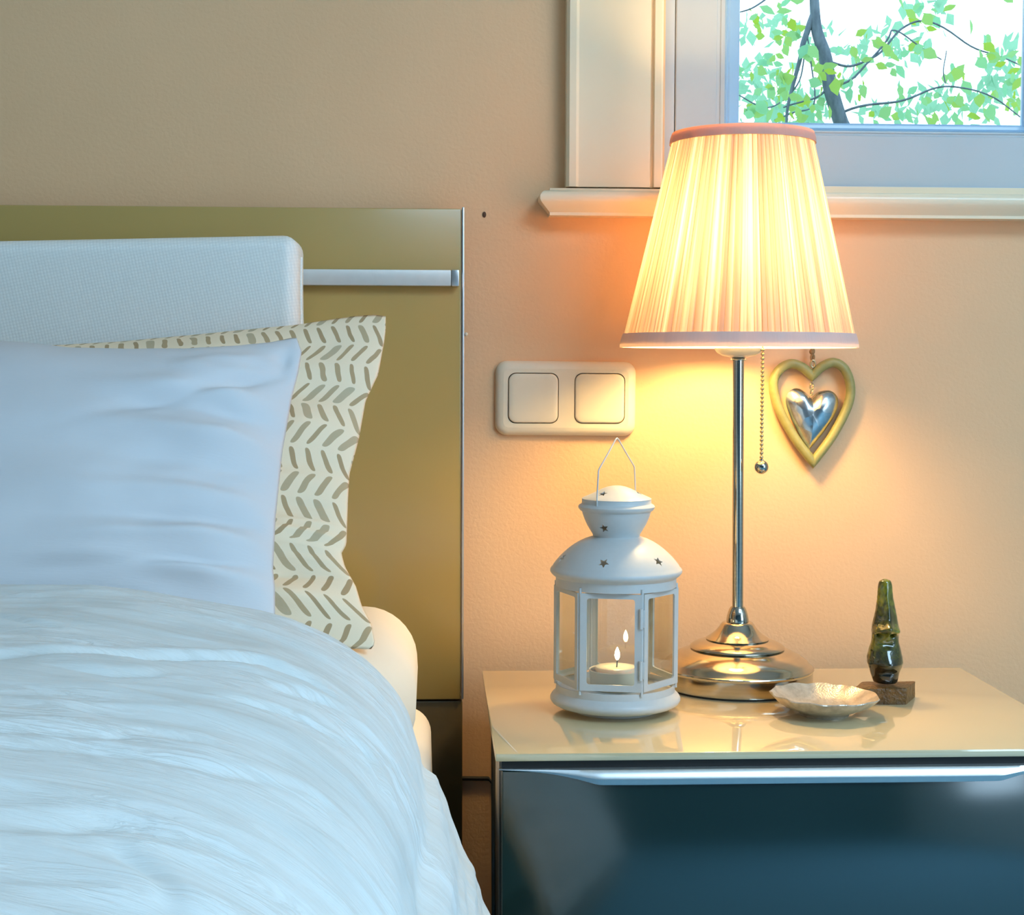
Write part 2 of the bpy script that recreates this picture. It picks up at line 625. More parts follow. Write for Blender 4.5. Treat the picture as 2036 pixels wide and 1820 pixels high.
def soft_slab(x0, x1, y0, y1, z0, z1, rad, bulge=0.004):
    bm = bmesh.new()
    bmesh.ops.create_cube(bm, size=1)
    for w in bm.verts:
        w.co = Vector(((x0 + x1) / 2 + w.co.x * (x1 - x0), (y0 + y1) / 2 + w.co.y * (y1 - y0), (z0 + z1) / 2 + w.co.z * (z1 - z0)))
    bmesh.ops.bevel(bm, geom=list(bm.edges), offset=rad, segments=8, profile=0.5, affect='EDGES')
    for yc in (-0.38, -0.54):
        bmesh.ops.bisect_plane(bm, geom=list(bm.verts) + list(bm.edges) + list(bm.faces), plane_co=(0, yc, 0), plane_no=(0, 1, 0))
    for w in bm.verts:
        h = (w.co.z - z0) / (z1 - z0)
        if w.co.x > (x0 + x1) / 2:
            w.co.x += bulge * math.sin(h * PI) - 0.006 * h
            if w.co.y < -0.5:
                w.co.x -= 0.055
    bm.verts.index_update()
    r = [w.co.copy() for w in bm.verts], [[w.index for w in f.verts] for f in bm.faces]
    bm.free()
    return r


MYH = -0.155
tz1, tz0 = at(740, 1212, Y=MYH - 0.06).z, at(828, 1418, Y=MYH - .04).z
txr = at(828, 1400, Y=MYH - 0.045).x
a, b = soft_slab(-1.0, txr + 0.002, -2.0, MYH, tz0, tz1, 0.045, 0.002)
tag(obj('mattress_topper', a, b, M['sheet'], smooth=60), 'thick cream-sheeted mattress layer with rounded corner, directly under the pillows', 'mattress')
mxr = at(868, 1500, Y=MYH - 0.03).x
a, b = soft_slab(-1.0, mxr, -2.0, MYH + 0.01, 0.27, tz0 - 0.0005, 0.024, 0.0)
tag(obj('mattress', a, b, M['sheet'], smooth=60), 'lower cream mattress slightly wider than the layer above, beside the dark headboard panel', 'mattress')
bs = thing('bed_base', (-0.5, -1.05, 0), 'upholstered box base carrying the mattresses', 'bed')
M['basefab'] = plain('grey_base_fabric', (0.30, 0.28, 0.25), 0.85, grain=0.1, gscale=300).m
G().box(-0.99, mxr - 0.008, -1.98, MYH, 0.08, 0.2695, 0.012).mk('box', M['basefab'], bs)
for x in (-0.93, mxr - 0.07):
    for y in (-1.9, -0.26):
        G().lathe([(0.02, 0.0), (0.024, 0.004), (0.028, 0.0805)], (x, y, 0), 20).mk('foot', M['hb_low'], bs)


# pillows: Coons patch from four edges, two sheets joined at the hem
def edge_px(pts, Yf):
    """pixel polyline -> world polyline with arc parameter"""
    w = [at(x, y, Y=Yf(x, y)) for x, y in pts]
    d = [0]
    for i in range(1, len(w)):
        d.append(d[-1] + (w[i] - w[i - 1]).length)
    return [x / d[-1] for x in d], w, d[-1]


def edge_eval(e, u):
    ts, w, _ = e
    for i in range(len(ts) - 1):
        if u <= ts[i + 1] + 1e-9:
            k = (u - ts[i]) / max(1e-9, ts[i + 1] - ts[i])
            return w[i].lerp(w[i + 1], k)
    return w[-1]


def pillow(name, m, top, right, botl, n, thick, wr, parent=None):
    """top: edge left->right, right: edge top->bottom (both world edges), botl: bottom-left point"""
    TL, TR, BR = edge_eval(top, 0), edge_eval(top, 1), edge_eval(right, 1)
    nu, nv = n
    nrm = ((TR - TL).cross(TR - BR)).normalized()
    if nrm.y > 0:
        nrm = -nrm
    W = (TR - TL).length
    H = (TR - BR).length
    vs, uv, fs = [], [], []
    idx = {}
    for side in (1, -1):
        for i in range(nu + 1):
            u = i / nu
            u = 1 - (1 - u) ** 1.25
            for j in range(nv + 1):
                v = j / nv           # 0 bottom .. 1 top
                if (i in (0, nu) or j in (0, nv)) and side == -1:
                    idx[(side, i, j)] = idx[(1, i, j)]
                    continue
                T_, B_ = edge_eval(top, u), botl.lerp(BR, u)
                L_, R_ = botl.lerp(TL, v), edge_eval(right, 1 - v)
                p = T_ * v + B_ * (1 - v) + L_ * (1 - u) + R_ * u - (TL * (1 - u) * v + TR * u * v + botl * (1 - u) * (1 - v) + BR * u * (1 - v))
                fu = (1 - abs(2 * u - 1) ** 3.2) ** 0.72
                fv = (1 - abs(2 * v - 1) ** 2.6) ** 0.66
                th = thick * fu * fv
                w_, dx = wr(u, v, p) if side == 1 else (0, 0)
                w_ *= 1.5
                ed = min(1, 12 * min(u, 1 - u)) * min(1, 10 * min(v, 1 - v))
                p = p + nrm * (th * side * (1 if side == 1 else 0.25) + w_ * ed)
                idx[(side, i, j)] = len(vs)
                vs.append(p)
                uv.append((u * W, v * H))
        for i in range(nu):
            for j in range(nv):
                fs.append((idx[(side, i, j)], idx[(side, i + 1, j)], idx[(side, i + 1, j + 1)], idx[(side, i, j + 1)]))
    return obj(name, vs, fs, m, parent, smooth=180, uv=uv)


def ridge(x, c, w):
    return math.exp(-((x - c) / w) ** 2)


# patterned pillow (behind)
t = NT('herringbone_print_cotton')
tc = t.n('TexCoord')
sp = t.n('SeparateXYZ')
nzv = t.n('TexNoise')
t.t.links.new(tc.outputs['UV'], nzv.inputs['Vector'])
nzv.inputs['Scale'].default_value = 42
nzv.inputs['Detail'].default_value = 1
wob = t.n('VectorMath', operation='MULTIPLY_ADD')
t.t.links.new(nzv.outputs['Color'], wob.inputs[0])
wob.inputs[1].default_value = (0.0042, 0.0035, 0)
t.t.links.new(tc.outputs['UV'], wob.inputs[2])
t.t.links.new(wob.outputs[0], sp.inputs[0])
rowp, colp = 0.0255, 0.0128
vr = t.math('DIVIDE', sp.outputs[1], rowp)
fr = t.math('FRACT', vr)
rowi = t.math('FLOOR', vr)
par = t.math('MULTIPLY_ADD', t.math('MODULO', rowi, 2.0), 2.0, -1.0)
cv = t.math('SUBTRACT', fr, 0.5)
sh = t.math('MULTIPLY', t.math('MULTIPLY', cv, par), 0.90)
ur = t.math('ADD', t.math('DIVIDE', sp.outputs[0], colp), sh)
fu = t.math('SUBTRACT', t.math('FRACT', ur), 0.5)
cell = t.math('ADD', t.math('FLOOR', ur), t.math('MULTIPLY', rowi, 13.37))
wn = t.n('TexWhiteNoise', noise_dimensions='1D')
t.t.links.new(cell, wn.inputs['W'])
wid = t.math('MULTIPLY_ADD', t.math('POWER', wn.outputs['Value'], 3.5), 0.17, 0.165)
# rounded dash: (x/w)^2 + (y/h)^4 < 1
ex = t.math('POWER', t.math('ABSOLUTE', t.math('DIVIDE', fu, wid)), 2.4)
ey = t.math('POWER', t.math('ABSOLUTE', t.math('DIVIDE', cv, 0.44)), 6.0)
dd = t.math('ADD', ex, ey)
mask = t.ramp(dd, [(0.80, (1, 1, 1)), (1.0, (0, 0, 0))])
dash = t.ramp(wn.outputs['Value'], [(0.0, (0.45, 0.30, 0.15)), (0.6, (0.52, 0.36, 0.19)), (1.0, (0.58, 0.46, 0.29))])
t.p(t.mix(mask, (0.97, 0.77, 0.53), dash), 0.8)  # warm lamplight pushed into the cream base colour
t.bump(t.noise(t.coord('UV'), 700, 2), 0.15, 0.0006)
M['print'] = t.m


def wr_print(u, v, p):
    w = 0
    e = sstep(0.55, 1.0, u)
    for c, wd, a in ((0.30, 0.035, 0.006), (0.20, 0.03, -0.006), (0.12, 0.03, 0.005), (0.46, 0.03, 0.004), (0.38, 0.025, -0.004), (0.62, 0.04, 0.003), (0.72, 0.03, -0.002)):
        w += a * ridge(v, c + 0.05 * (u - 1), wd) * e
    w += 0.004 * noise.noise(Vector((u * 5, v * 9, 3.1)))
    pk = ridge(v, 0.30, 0.09) * sstep(0.88, 0.99, u)
    w += pk * 0.004 * math.sin(v * 190)
    return w, 0


PT, PB = -0.175, -0.428
yf = lambda x, y: PT + (PB - PT) * (y - 628) / (1310 - 628)
topP = edge_px([(-420, 700), (71, 691), (236, 682), (377, 668), (472, 658), (590, 646), (660, 635), (707, 628.5), (745, 626), (767, 629)], yf)
rightP = edge_px([(767, 629), (767, 655), (764, 680), (752, 745), (727, 798), (714, 872), (695, 943), (692, 996), (689, 1083), (679, 1101), (686, 1127), (708, 1167), (719, 1204), (739, 1242), (746, 1279), (738, 1291)], yf)
pp = pillow('pillow', M['print'], topP, rightP, Vector((-0.75, PB, 0.602)), (110, 90), 0.036, wr_print)
tag(pp, 'cream pillow printed with rows of taupe brush dashes, propped against the white headboard cushion', 'pillow')

# white pillow (in front)
t = NT('white_cotton_percale')
v = t.coord('UV')
t.p(t.ramp(t.noise(v, 12, 3), [(0.3, (0.65, 0.645, 0.65)), (0.7, (0.69, 0.685, 0.69))]), 0.7)
t.bump(t.noise(t.coord('UV', (1, 4, 1)), 160, 3), 0.12, 0.001)
M['white'] = t.m


def wr_white(u, v, p):
    e = sstep(0.62, 0.97, u)
    w = 0
    for c, wd, a, s in ((0.86, 0.028, -0.006, -0.8), (0.73, 0.03, 0.004, 0.10), (0.66, 0.03, -0.005, 0.14), (0.585, 0.03, 0.005, 0.10), (0.50, 0.035, -0.0045, 0.06),
                        (0.41, 0.028, 0.005, -0.05), (0.345, 0.022, -0.005, -0.12), (0.295, 0.022, 0.006, -0.16), (0.235, 0.02, -0.006, -0.22), (0.18, 0.024, 0.006, 0.10), (0.10, 0.04, -0.003, 0.1)):
        w += a * ridge(v, c + s * (1 - u), wd) * e
    w += 0.004 * noise.noise(Vector((u * 6, v * 5, 7.7))) * sstep(0.3, 0.8, u)
    w += 0.0022 * noise.noise(Vector((u * 16, v * 22, 2.7))) * e
    # tucked corner
    w -= 0.010 * ridge(u, 0.975, 0.015) * ridge(v, 0.90, 0.05)
    return w, 0


QT, QB = -0.295, -0.505
yq = lambda x, y: QT + (QB - QT) * (y - 672) / (1300 - 672)
topQ = edge_px([(-420, 668), (-200, 684), (0, 690), (68, 694), (153, 704), (266, 706), (375, 703), (477, 691), (528, 683), (579, 672), (590, 672)], yq)
rightQ = edge_px([(590, 672), (600, 700), (593, 742), (580, 793), (570, 851), (562, 895), (555, 963), (548, 1032), (543, 1134), (547, 1168), (547, 1229), (545, 1300)], yq)
wp = pillow('pillow', M['white'], topQ, rightQ, Vector((-0.78, QB, 0.592)), (110, 100), 0.066, wr_white)
tag(wp, 'plain white pillow standing in front of the printed one, tucked behind the duvet', 'pillow')

# duvet
t = NT('washed_aqua_white_linen')
s1 = t.noise(t.coord('UV', (13, 62, 1)), 1.0, 5, 0.62, 0.9)
s2 = t.noise(t.coord('UV', (90, 420, 1)), 1.0, 3, 0.6)
s3 = t.noise(t.coord('UV', (6, 11, 1)), 1.0, 3, 0.55)
# sparse crinkles: thin lines where the stretched noise crosses its middle, only in patches
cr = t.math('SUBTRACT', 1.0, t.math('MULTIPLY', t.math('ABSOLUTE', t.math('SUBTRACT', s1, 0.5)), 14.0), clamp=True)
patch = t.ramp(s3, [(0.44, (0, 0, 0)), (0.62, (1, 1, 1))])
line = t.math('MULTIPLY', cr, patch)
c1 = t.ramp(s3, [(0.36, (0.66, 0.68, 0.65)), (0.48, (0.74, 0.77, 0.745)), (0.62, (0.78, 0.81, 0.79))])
c2 = t.mix(t.math('MULTIPLY', line, 0.42), c1, (0.56, 0.54, 0.48))  # crease shade painted along the crinkle lines as darker grey-tan
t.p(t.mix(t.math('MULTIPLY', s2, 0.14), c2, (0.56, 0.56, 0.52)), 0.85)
hsum = t.math('ADD', t.math('MULTIPLY', s1, 0.9), t.math('ADD', t.math('MULTIPLY', s2, 0.12), t.math('MULTIPLY', line, -0.25)))
t.bump(hsum, 0.36, 0.006)
M['linen'] = t.m
DY0 = -0.560
sil = [(-900, 1150), (-300, 1154), (0, 1165), (100, 1167), (190, 1169), (300, 1178), (400, 1194), (500, 1212), (570, 1228), (640, 1255), (700, 1290), (750, 1332), (790, 1380), (815, 1430),
       (830, 1480), (840, 1520), (853, 1534), (870, 1548), (886, 1590), (900, 1634), (916, 1668), (925, 1705), (948, 1755), (962, 1795), (978, 1830), (1000, 1880), (1020, 1950), (1035, 2040), (1040, 2140)]
prof = [at(x, y, Y=DY0) for x, y in sil]
prof = catmull(prof, 5)
d = [0]
for i in range(1, len(prof)):
    d.append(d[-1] + (prof[i] - prof[i - 1]).length)
NS, NTt = 250, 300
Y_END = -1.32
vs, uv, fs = [], [], []
prof_xz = [(p.x, p.z) for p in prof]


def on_duvet(x, y):
    """point of the duvet's top that the photograph shows at a pixel"""
    z = 0.65
    for _ in range(6):
        q = at(x, y, Z=z)
        z = 0.5 * z + 0.5 * interp(prof_xz, q.x)
    return (q.x, q.y)


crease_px = [([(-90, 1302), (0, 1302), (98, 1300), (221, 1300), (344, 1304), (442, 1311), (516, 1318), (565, 1334), (614, 1352), (660, 1385)], 0.0050, 0.0085),
             ([(100, 1318), (147, 1324), (221, 1336), (295, 1339), (340, 1336)], 0.0050, 0.0050),
             ([(430, 1384), (462, 1390), (540, 1408), (614, 1437), (640, 1452)], 0.0045, 0.0050),
             ([(540, 1362), (565, 1371), (620, 1388), (673, 1410), (700, 1430)], 0.0045, 0.0050),
             ([(690, 1462), (705, 1475), (732, 1503), (751, 1548), (760, 1600)], 0.0045, 0.0060),
             ([(-90, 1228), (0, 1236), (74, 1248), (110, 1252)], 0.0050, 0.0045),
             ([(-90, 1180), (0, 1184), (59, 1189), (90, 1190)], 0.0050, 0.0040),
             ([(215, 1680), (236, 1690), (295, 1729), (329, 1769), (340, 1810)], 0.0055, 0.0050),
             ([(390, 1672), (417, 1685), (471, 1710), (490, 1725)], 0.0055, 0.0045),
             ([(-90, 1448), (0, 1454), (147, 1467), (236, 1469), (260, 1466)], 0.0055, 0.0040),
             ([(262, 1460), (320, 1464), (383, 1474), (420, 1484)], 0.0055, 0.0040),
             ([(-90, 1470), (0, 1479), (147, 1490), (295, 1508), (442, 1538), (516, 1552), (560, 1570)], 0.0065, 0.0045),
             ([(560, 1560), (610, 1580), (650, 1606), (665, 1630)], 0.0050, 0.0040),
             ([(0, 1640), (120, 1650), (220, 1640), (300, 1650)], 0.0080, 0.0040)]
creases = []
for pts, w, a in crease_px:
    q = [on_duvet(x, y) for x, y in pts]
    creases.append((q, w, a, min(p[0] for p in q) - 0.03, max(p[0] for p in q) + 0.03, min(p[1] for p in q) - 0.03, max(p[1] for p in q) + 0.03))


def crease_h(x, y):
    h = 0.0
    for q, w, a, bx0_, bx1_, by0_, by1_ in creases:
        if x < bx0_ or x > bx1_ or y < by0_ or y > by1_:
            continue
        best, bs, bt = 9, 0, 0
        n = len(q) - 1
        for i in range(n):
            ax, ay = q[i]
            dx, dy = q[i + 1][0] - ax, q[i + 1][1] - ay
            t0 = ((x - ax) * dx + (y - ay) * dy) / (dx * dx + dy * dy)
            t0 = 0 if t0 < 0 else 1 if t0 > 1 else t0
            ex_, ey_ = x - ax - dx * t0, y - ay - dy * t0
            dd_ = ex_ * ex_ + ey_ * ey_
            if dd_ < best:
                best, bs, bt = dd_, (1 if dx * ey_ - dy * ex_ > 0 else -1), (i + t0) / n
        f = math.sin(PI * min(1, max(0, 0.04 + 0.92 * bt))) ** 0.5
        ds = math.sqrt(best) * bs
        h += 0.5 * a * f * (-math.exp(-(ds / (0.8 * w)) ** 2) + 0.5 * math.exp(-((ds - 2.0 * w) / (1.8 * w)) ** 2))
    return h


for i in range(NS + 1):
    s = d[-1] * (0.25 + 0.75 * i / NS) if False else d[-1] * (i / NS)
    # locate on profile
    k = 0
    lo, hi = 0, len(d) - 2
    while lo < hi:
        mid = (lo + hi) // 2
        if d[mid + 1] < s:
            lo = mid + 1
        else:
            hi = mid
    k = lo
    p0 = prof[k].lerp(prof[k + 1], (s - d[k]) / max(1e-9, d[k + 1] - d[k]))
    tg = (prof[k + 1] - prof[k]).normalized()
    nr = Vector((-tg.z, 0, tg.x)).normalized()
    if nr.z < 0 and tg.x > 0:
        nr = -nr
    for j in range(NTt + 1):
        if j <= 14:          # rounded head-end roll
            a = (1 - j / 14) * PI * 0.75
            rr_ = 0.034
            y = DY0 + rr_ * math.sin(a)
            dz = -rr_ * (1 - math.cos(a))
            tt = 0
        else:
            tt = (j - 14) / (NTt - 14)
            y = DY0 + (Y_END - DY0) * tt
            dz = 0
        side = sstep(-0.05, 0.02, p0.x)
        h = crease_h(p0.x, y) * (1 - side * 0.7)
        h += 0.0035 * noise.noise(Vector((p0.x * 6, y * 16, 1.3))) + 0.0012 * noise.noise(Vector((p0.x * 16, y * 40, 5.3)))
        h += side * (0.004 * noise.noise(Vector((s * 34, y * 5, 9.1))) + 0.0022 * noise.noise(Vector((s * 90, y * 8, 4.1))))
        rn = 1 - abs(noise.noise(Vector((p0.x * 7 + 3, y * 26, 2.2)))) * 2
        rn2 = 1 - abs(noise.noise(Vector((s * 16, y * 60 + s * 12, 6.2)))) * 2
        h += (0.0020 * max(0, rn) ** 3 + 0.0007 * max(0, rn2) ** 3) * (1 - 0.5 * side)
        if j < 14:
            h *= 0.5
        p = Vector((p0.x, y, p0.z + dz)) + nr * (h - (0.004 if tt > 0 else 0) * 0)
        if j < 14:
            p.z = max(p.z, min(p0.z - 0.006, tz1 + 0.012 - 0.4 * sstep(txr - 0.06, txr + 0.01, p0.x)))
        vs.append(p)
        uv.append((s, y))
for i in range(NS):
    for j in range(NTt):
        q = NTt + 1
        fs.append((i * q + j, (i + 1) * q + j, (i + 1) * q + j + 1, i * q + j + 1))
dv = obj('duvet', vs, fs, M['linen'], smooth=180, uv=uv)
tag(dv, 'rumpled pale aqua-white linen duvet spread over the bed, its edge falling beside the nightstand', 'duvet')
so = dv.modifiers.new('thickness', 'SOLIDIFY')
so.thickness = 0.012
so.offset = -1

# ================================================================== NIGHTSTAND
NX0, NX1, NY0, NY1, NZ = 0.0523, 0.560, -0.408, -0.060, 0.4963
t = NT('cream_backpainted_glass')
v = t.coord('Object')
t.p(t.ramp(t.noise(v, 6, 2), [(0.3, (0.74, 0.575, 0.325)), (0.7, (0.77, 0.605, 0.345))]), 0.35, Coat_Weight=1.0, Coat_Roughness=0.01, Coat_IOR=2.1)
M['top'] = t.m
t = NT('dark_teal_glass_front')
v = t.coord('Object')
t.p(t.ramp(t.noise(v, 5, 2), [(0.3, (0.006, 0.022, 0.018)), (0.7, (0.008, 0.026, 0.021))]), 0.16, Coat_Weight=1.0, Coat_Roughness=0.12, Coat_IOR=1.75)
M['drawer'] = t.m
M['black'] = plain('black_recess', (0.012, 0.011, 0.010), 0.6).m
M['lacq'] = plain('dark_gloss_lacquer', (0.03, 0.025, 0.02), 0.04, grain=0.05, Coat_Weight=1.0, Coat_Roughness=0.02).m
M['handle'] = plain('satin_aluminium_handle', (0.92, 0.92, 0.90), 0.28, 0.9, grain=0.02, gscale=150).m
ns = thing('nightstand', ((NX0 + NX1) / 2, (NY0 + NY1) / 2, 0), 'low nightstand with cream glass top and dark teal drawer front beside the bed', 'nightstand')
ztb = at(1000, 1515.5, Y=NY0).z
G().box(NX0, NX1, NY0, NY1, ztb, NZ, 0.0012).mk('tabletop', M['top'], ns)
bx0 = at(993, 1540, Y=NY0 + 0.004).x
bx1 = NX1 - (bx0 - NX0)
zh = at(1600, 1528, Y=NY0).z
tag(G().box(bx0, bx1, NY0 + 0.010, NY1 + 0.004, 0.04, ztb - 0.0005, 0.0008).mk('body', M['lacq'], ns), 'glossy dark side carcass')
G().box(bx0 + 0.002, bx1 - 0.002, NY0 + 0.006, NY0 + 0.0101, zh - 0.002, ztb - 0.0006).mk('recess', M['black'], ns, smooth=0)
dx0 = at(997.5, 1650, Y=NY0 + 0.002).x
dx1 = NX1 - (dx0 - NX0)
dr = G().box(dx0, dx1, NY0 + 0.001, NY0 + 0.0095, 0.20, at(1000, 1535, Y=NY0).z, 0.0012).mk('drawer', M['drawer'], ns)
tag(dr, 'dark teal glass drawer front')
G().box(dx0, dx1, NY0 + 0.001, NY0 + 0.0095, 0.05, 0.197, 0.0012).mk('drawer', M['drawer'], ns)
# handle lip
hy = NY0 + 0.002
zu = at(1275, 1529.5, Y=NY0).z
zb_ = [(992, 1533.0), (1039, 1535.2), (1083, 1538.6), (1108, 1542.0), (1127, 1545.6), (1150, 1550.4), (1172, 1556.0), (1186, 1559.6), (1196, 1560.6), (1275, 1560.4)]
zb = [(at(x, y + 0.0, Y=NY0).x, at(x, y, Y=NY0).z) for x, y in zb_]
xs = [zb[0][0] + (zb[-1][0] - zb[0][0]) * i / 40 for i in range(41)]
xm = NX0 + NX1
full = zb[-1][1]
lst = [(x, interp(zb, x)) for x in xs]
lst = lst + [(xm - x, z) for x, z in reversed(lst)]
vs, fs = [], []
for x, zl in lst:
    hgt = zu - zl
    k = min(1, hgt / (zu - full))
    sec = [(hy + 0.006, zu), (hy - 0.002 * k, zu - 0.0002), (hy - 0.0032 * k, zu - 0.06 * hgt), (hy - 0.0052 * k, zu - 0.30 * hgt), (hy - 0.0070 * k, zu - 0.53 * hgt), (hy - 0.0071 * k, zu - 0.58 * hgt),
           (hy - 0.0044 * k, zu - 0.98 * hgt), (hy - 0.0038 * k, zl), (hy + 0.0, zl + 0.0004)]
    vs += [(x, y, z) for y, z in sec]
m_ = 9
for i in range(len(lst) - 1):
    for k in range(m_):
        q = (k + 1) % m_
        fs.append((i * m_ + k, i * m_ + q, (i + 1) * m_ + q, (i + 1) * m_ + k))
fs += [list(range(m_)), [(len(lst) - 1) * m_ + k for k in reversed(range(m_))]]
tag(obj('handle', vs, fs, M['handle'], dr, smooth=35), 'long silver handle strip')
for x in (bx0 + 0.05, bx1 - 0.05):
    for y in (NY0 + 0.05, NY1 - 0.05):
        G().lathe([(0.016, 0), (0.018, 0.004), (0.018, 0.0405)], (x, y, 0), 16).mk('foot', M['black'], ns)

# black cable along the wall behind bed and nightstand
t_ = [at(x, y, Y=-0.0026) for x, y in ((860, 1548.5), (925, 1548), (960, 1548.5), (1010, 1548), (1100, 1549))]
tag(G().tube(catmull(t_, 6), 0.0023, 10).mk('cable', M['black']), 'thin black cable running along the wall between headboard and nightstand', 'cable')

# ================================================================== TABLE LAMP
t = NT('brushed_nickel')
v = t.coord('Object', (1, 1, 60))
nz = t.noise(v, 6, 2)
t.p(t.ramp(nz, [(0.3, (0.47, 0.44, 0.37)), (0.7, (0.53, 0.50, 0.43))]), 0.13, 1.0)
M['nickel'] = t.m
t = NT('warm_white_enamel')
M['enamel'] = plain('cream_enamel_cap', (0.78, 0.70, 0.52), 0.25, grain=0.02).m
LX, LY = at(1464.8, 1360, Y=-0.146).x, -0.146
lamp = thing('table_lamp', (LX, LY, NZ), 'lit nickel table lamp with cream pleated shade, standing at the back of the nightstand', 'lamp')
S = ppm(1465, 1000, LY)
zz = lambda y: at(1465, y, Y=LY).z
z0 = NZ
hside = 0.0195
z_rim = zz(1326.5)
base = [(0.0, z0 + 0.0005), (148 / S, z0 + 0.0005)]
bp = [(150.0, None)]
bprof = [(0.0, z0 + 0.002), (149.3 / S, z0 + 0.002), (150 / S, z0 + 0.003), (150 / S, z_rim - 0.0018), (151.5 / S, z_rim - 0.0008), (152 / S, z_rim + 0.0004), (151 / S, z_rim + 0.0014)]
for r_, y_ in ((148, 1330), (142, 1322.5), (133, 1315), (121, 1307.5), (108, 1301), (96, 1296.5), (92, 1295.0), (93.5, 1294.0), (94.7, 1292), (93.5, 1289.5), (89, 1286), (81, 1281.5), (71, 1277.6), (63.5, 1275.4), (61.5, 1275.0), (62.6, 1274.2), (62.8, 1272.8), (60, 1270.6),
               (52, 1265), (44, 1257.5), (37, 1248.5), (32.5, 1241), (30, 1238), (28, 1237), (22.5, 1236.4)):
    bprof.append((r_ / S, zz(interp([(1236, 1236), (1273, 1269.5), (1292, 1286.5), (1297, 1290), (1335, 1326.5)], y_))))
bprof.append((0.0, zz(1236.4)))
G().lathe(bprof, (LX, LY, 0), 96).mk('base', M['nickel'], lamp, smooth=28)
tag(G().lathe([(0, z0), (147 / S, z0), (147 / S, z0 + 0.002), (0, z0 + 0.002)], (LX, LY, 0), 64).mk('felt_pad', M['black'], lamp), 'dark felt pad')
fp = [(0, zz(1236.4)), (22 / S, zz(1236.4)), (22.3 / S, zz(1233)), (21.5 / S, zz(1227)), (19.5 / S, zz(1219)), (16.6 / S, zz(1211)), (13.5 / S, zz(1206.5)), (11.2 / S, zz(1206))]
G().lathe(fp + [(0, zz(1206))], (LX, LY, 0), 48).mk('ferrule', M['nickel'], lamp, smooth=30)
LXt = at(1468.2, 712, Y=LY).x
tilt = (LXt - LX) / (zz(712) - zz(1206))


def lean(g):
    """the stem leans very slightly"""
    for v in g.v:
        if v.z > zz(1206):
            v.x += tilt * (v.z - zz(1206))
    return g


pr = 11 / S
lean(G().lathe([(pr, zz(1207)), (pr, zz(1090)), (pr, zz(960)), (pr, zz(830)), (pr, zz(717))], (LX, LY, 0), 32)).mk('pole', M['nickel'], lamp, smooth=30)
lean(G().lathe([(0, zz(717)), (14.5 / S, zz(717)), (15.2 / S, zz(715.5)), (14.5 / S, zz(713)), (12 / S, zz(711.5)), (0, zz(711.5))], (LX, LY, 0), 32)).mk('collar', M['nickel'], lamp, smooth=30)
lean(G().lathe([(0, zz(712)), (16 / S, zz(711)), (32 / S, zz(707.5)), (42 / S, zz(702)), (46.5 / S, zz(696)), (47 / S, zz(693)), (44 / S, zz(691)), (20 / S, zz(690)), (18 / S, zz(640)), (17 / S, zz(600)), (0, zz(600))], (LX, LY, 0), 48)).mk('socket', M['enamel'], lamp, smooth=30)
# shade
t = NT('pleated_cream_shade_fabric')
uvv = t.coord('UV', (105, 0.35, 1))
st = t.noise(uvv, 1.0, 3, 0.75)
st2 = t.noise(t.coord('UV', (31, 0.2, 1)), 1.0, 1, 0.5)
sm = t.math('ADD', t.math('MULTIPLY', st, 0.62), t.math('MULTIPLY', st2, 0.38))
tcol = t.ramp(sm, [(0.39, (0.115, 0.058, 0.028)), (0.50, (0.185, 0.114, 0.078)), (0.61, (0.31, 0.232, 0.20))])
dif = t.n('BsdfDiffuse')
dif.inputs[0].default_value = (0.74, 0.66, 0.54, 1)
tra = t.n('BsdfTranslucent')
t.t.links.new(tcol, tra.inputs[0])
mx = t.n('MixShader')
mx.inputs[0].default_value = 0.60
t.t.links.new(dif.outputs[0], mx.inputs[1])
t.t.links.new(tra.outputs[0], mx.inputs[2])
t.t.links.new(mx.outputs[0], t.out.inputs[0])
M['shade'] = t.m


def trim_mat(name, dcol, tcol_, f):
    t = NT(name)
    dif = t.n('BsdfDiffuse')
    nz = t.noise(t.coord('UV', (260, 1, 1)), 1, 2)
    t.t.links.new(t.ramp(nz, [(0.3, tuple(c * 0.93 for c in dcol)), (0.7, dcol)]), dif.inputs[0])
    tra = t.n('BsdfTranslucent')
    tra.inputs[0].default_value = tuple(tcol_) + (1,)
    mx = t.n('MixShader')
    mx.inputs[0].default_value = f
    t.t.links.new(dif.outputs[0], mx.inputs[1])
    t.t.links.new(tra.outputs[0], mx.inputs[2])
    t.t.links.new(mx.outputs[0], t.out.inputs[0])
    return t.m


M['trim_top'] = trim_mat('shade_top_binding', (0.74, 0.66, 0.58), (0.95, 0.52, 0.21), 0.46)
M['trim_bot'] = trim_mat('shade_bottom_binding', (0.82, 0.80, 0.78), (0.97, 0.76, 0.58), 0.45)
NP = 104
rng = random.Random(3)
NA = NP * 6
ph = []
acc = 0
wd = [0.6 + rng.random() * 0.9 for _ in range(NP)]
tot = sum(wd)
angs, offs = [], []
for k in range(NP):
    am = 0.0009 + 0.0007 * rng.random()
    for q, (f, o_) in enumerate(((0, 0), (0.12, 0.75), (0.3, 1.0), (0.7, 1.0), (0.9, 0.7), (0.97, 0.05))):
        angs.append(2 * PI * (acc + wd[k] * f) / tot)
        offs.append(am * o_)
    acc += wd[k]
y_t0, y_t1, y_b0, y_b1 = 283, 297.5, 665, 690
shz = lambda y: zz(y)
r_bot, r_top = 231 / S, 136 / S
y_bot, y_top = 690.0, 268.0


def sh_r(z):
    k = (z - shz(y_bot)) / (shz(y_top) - shz(y_bot))
    return r_bot + (r_top - r_bot) * k


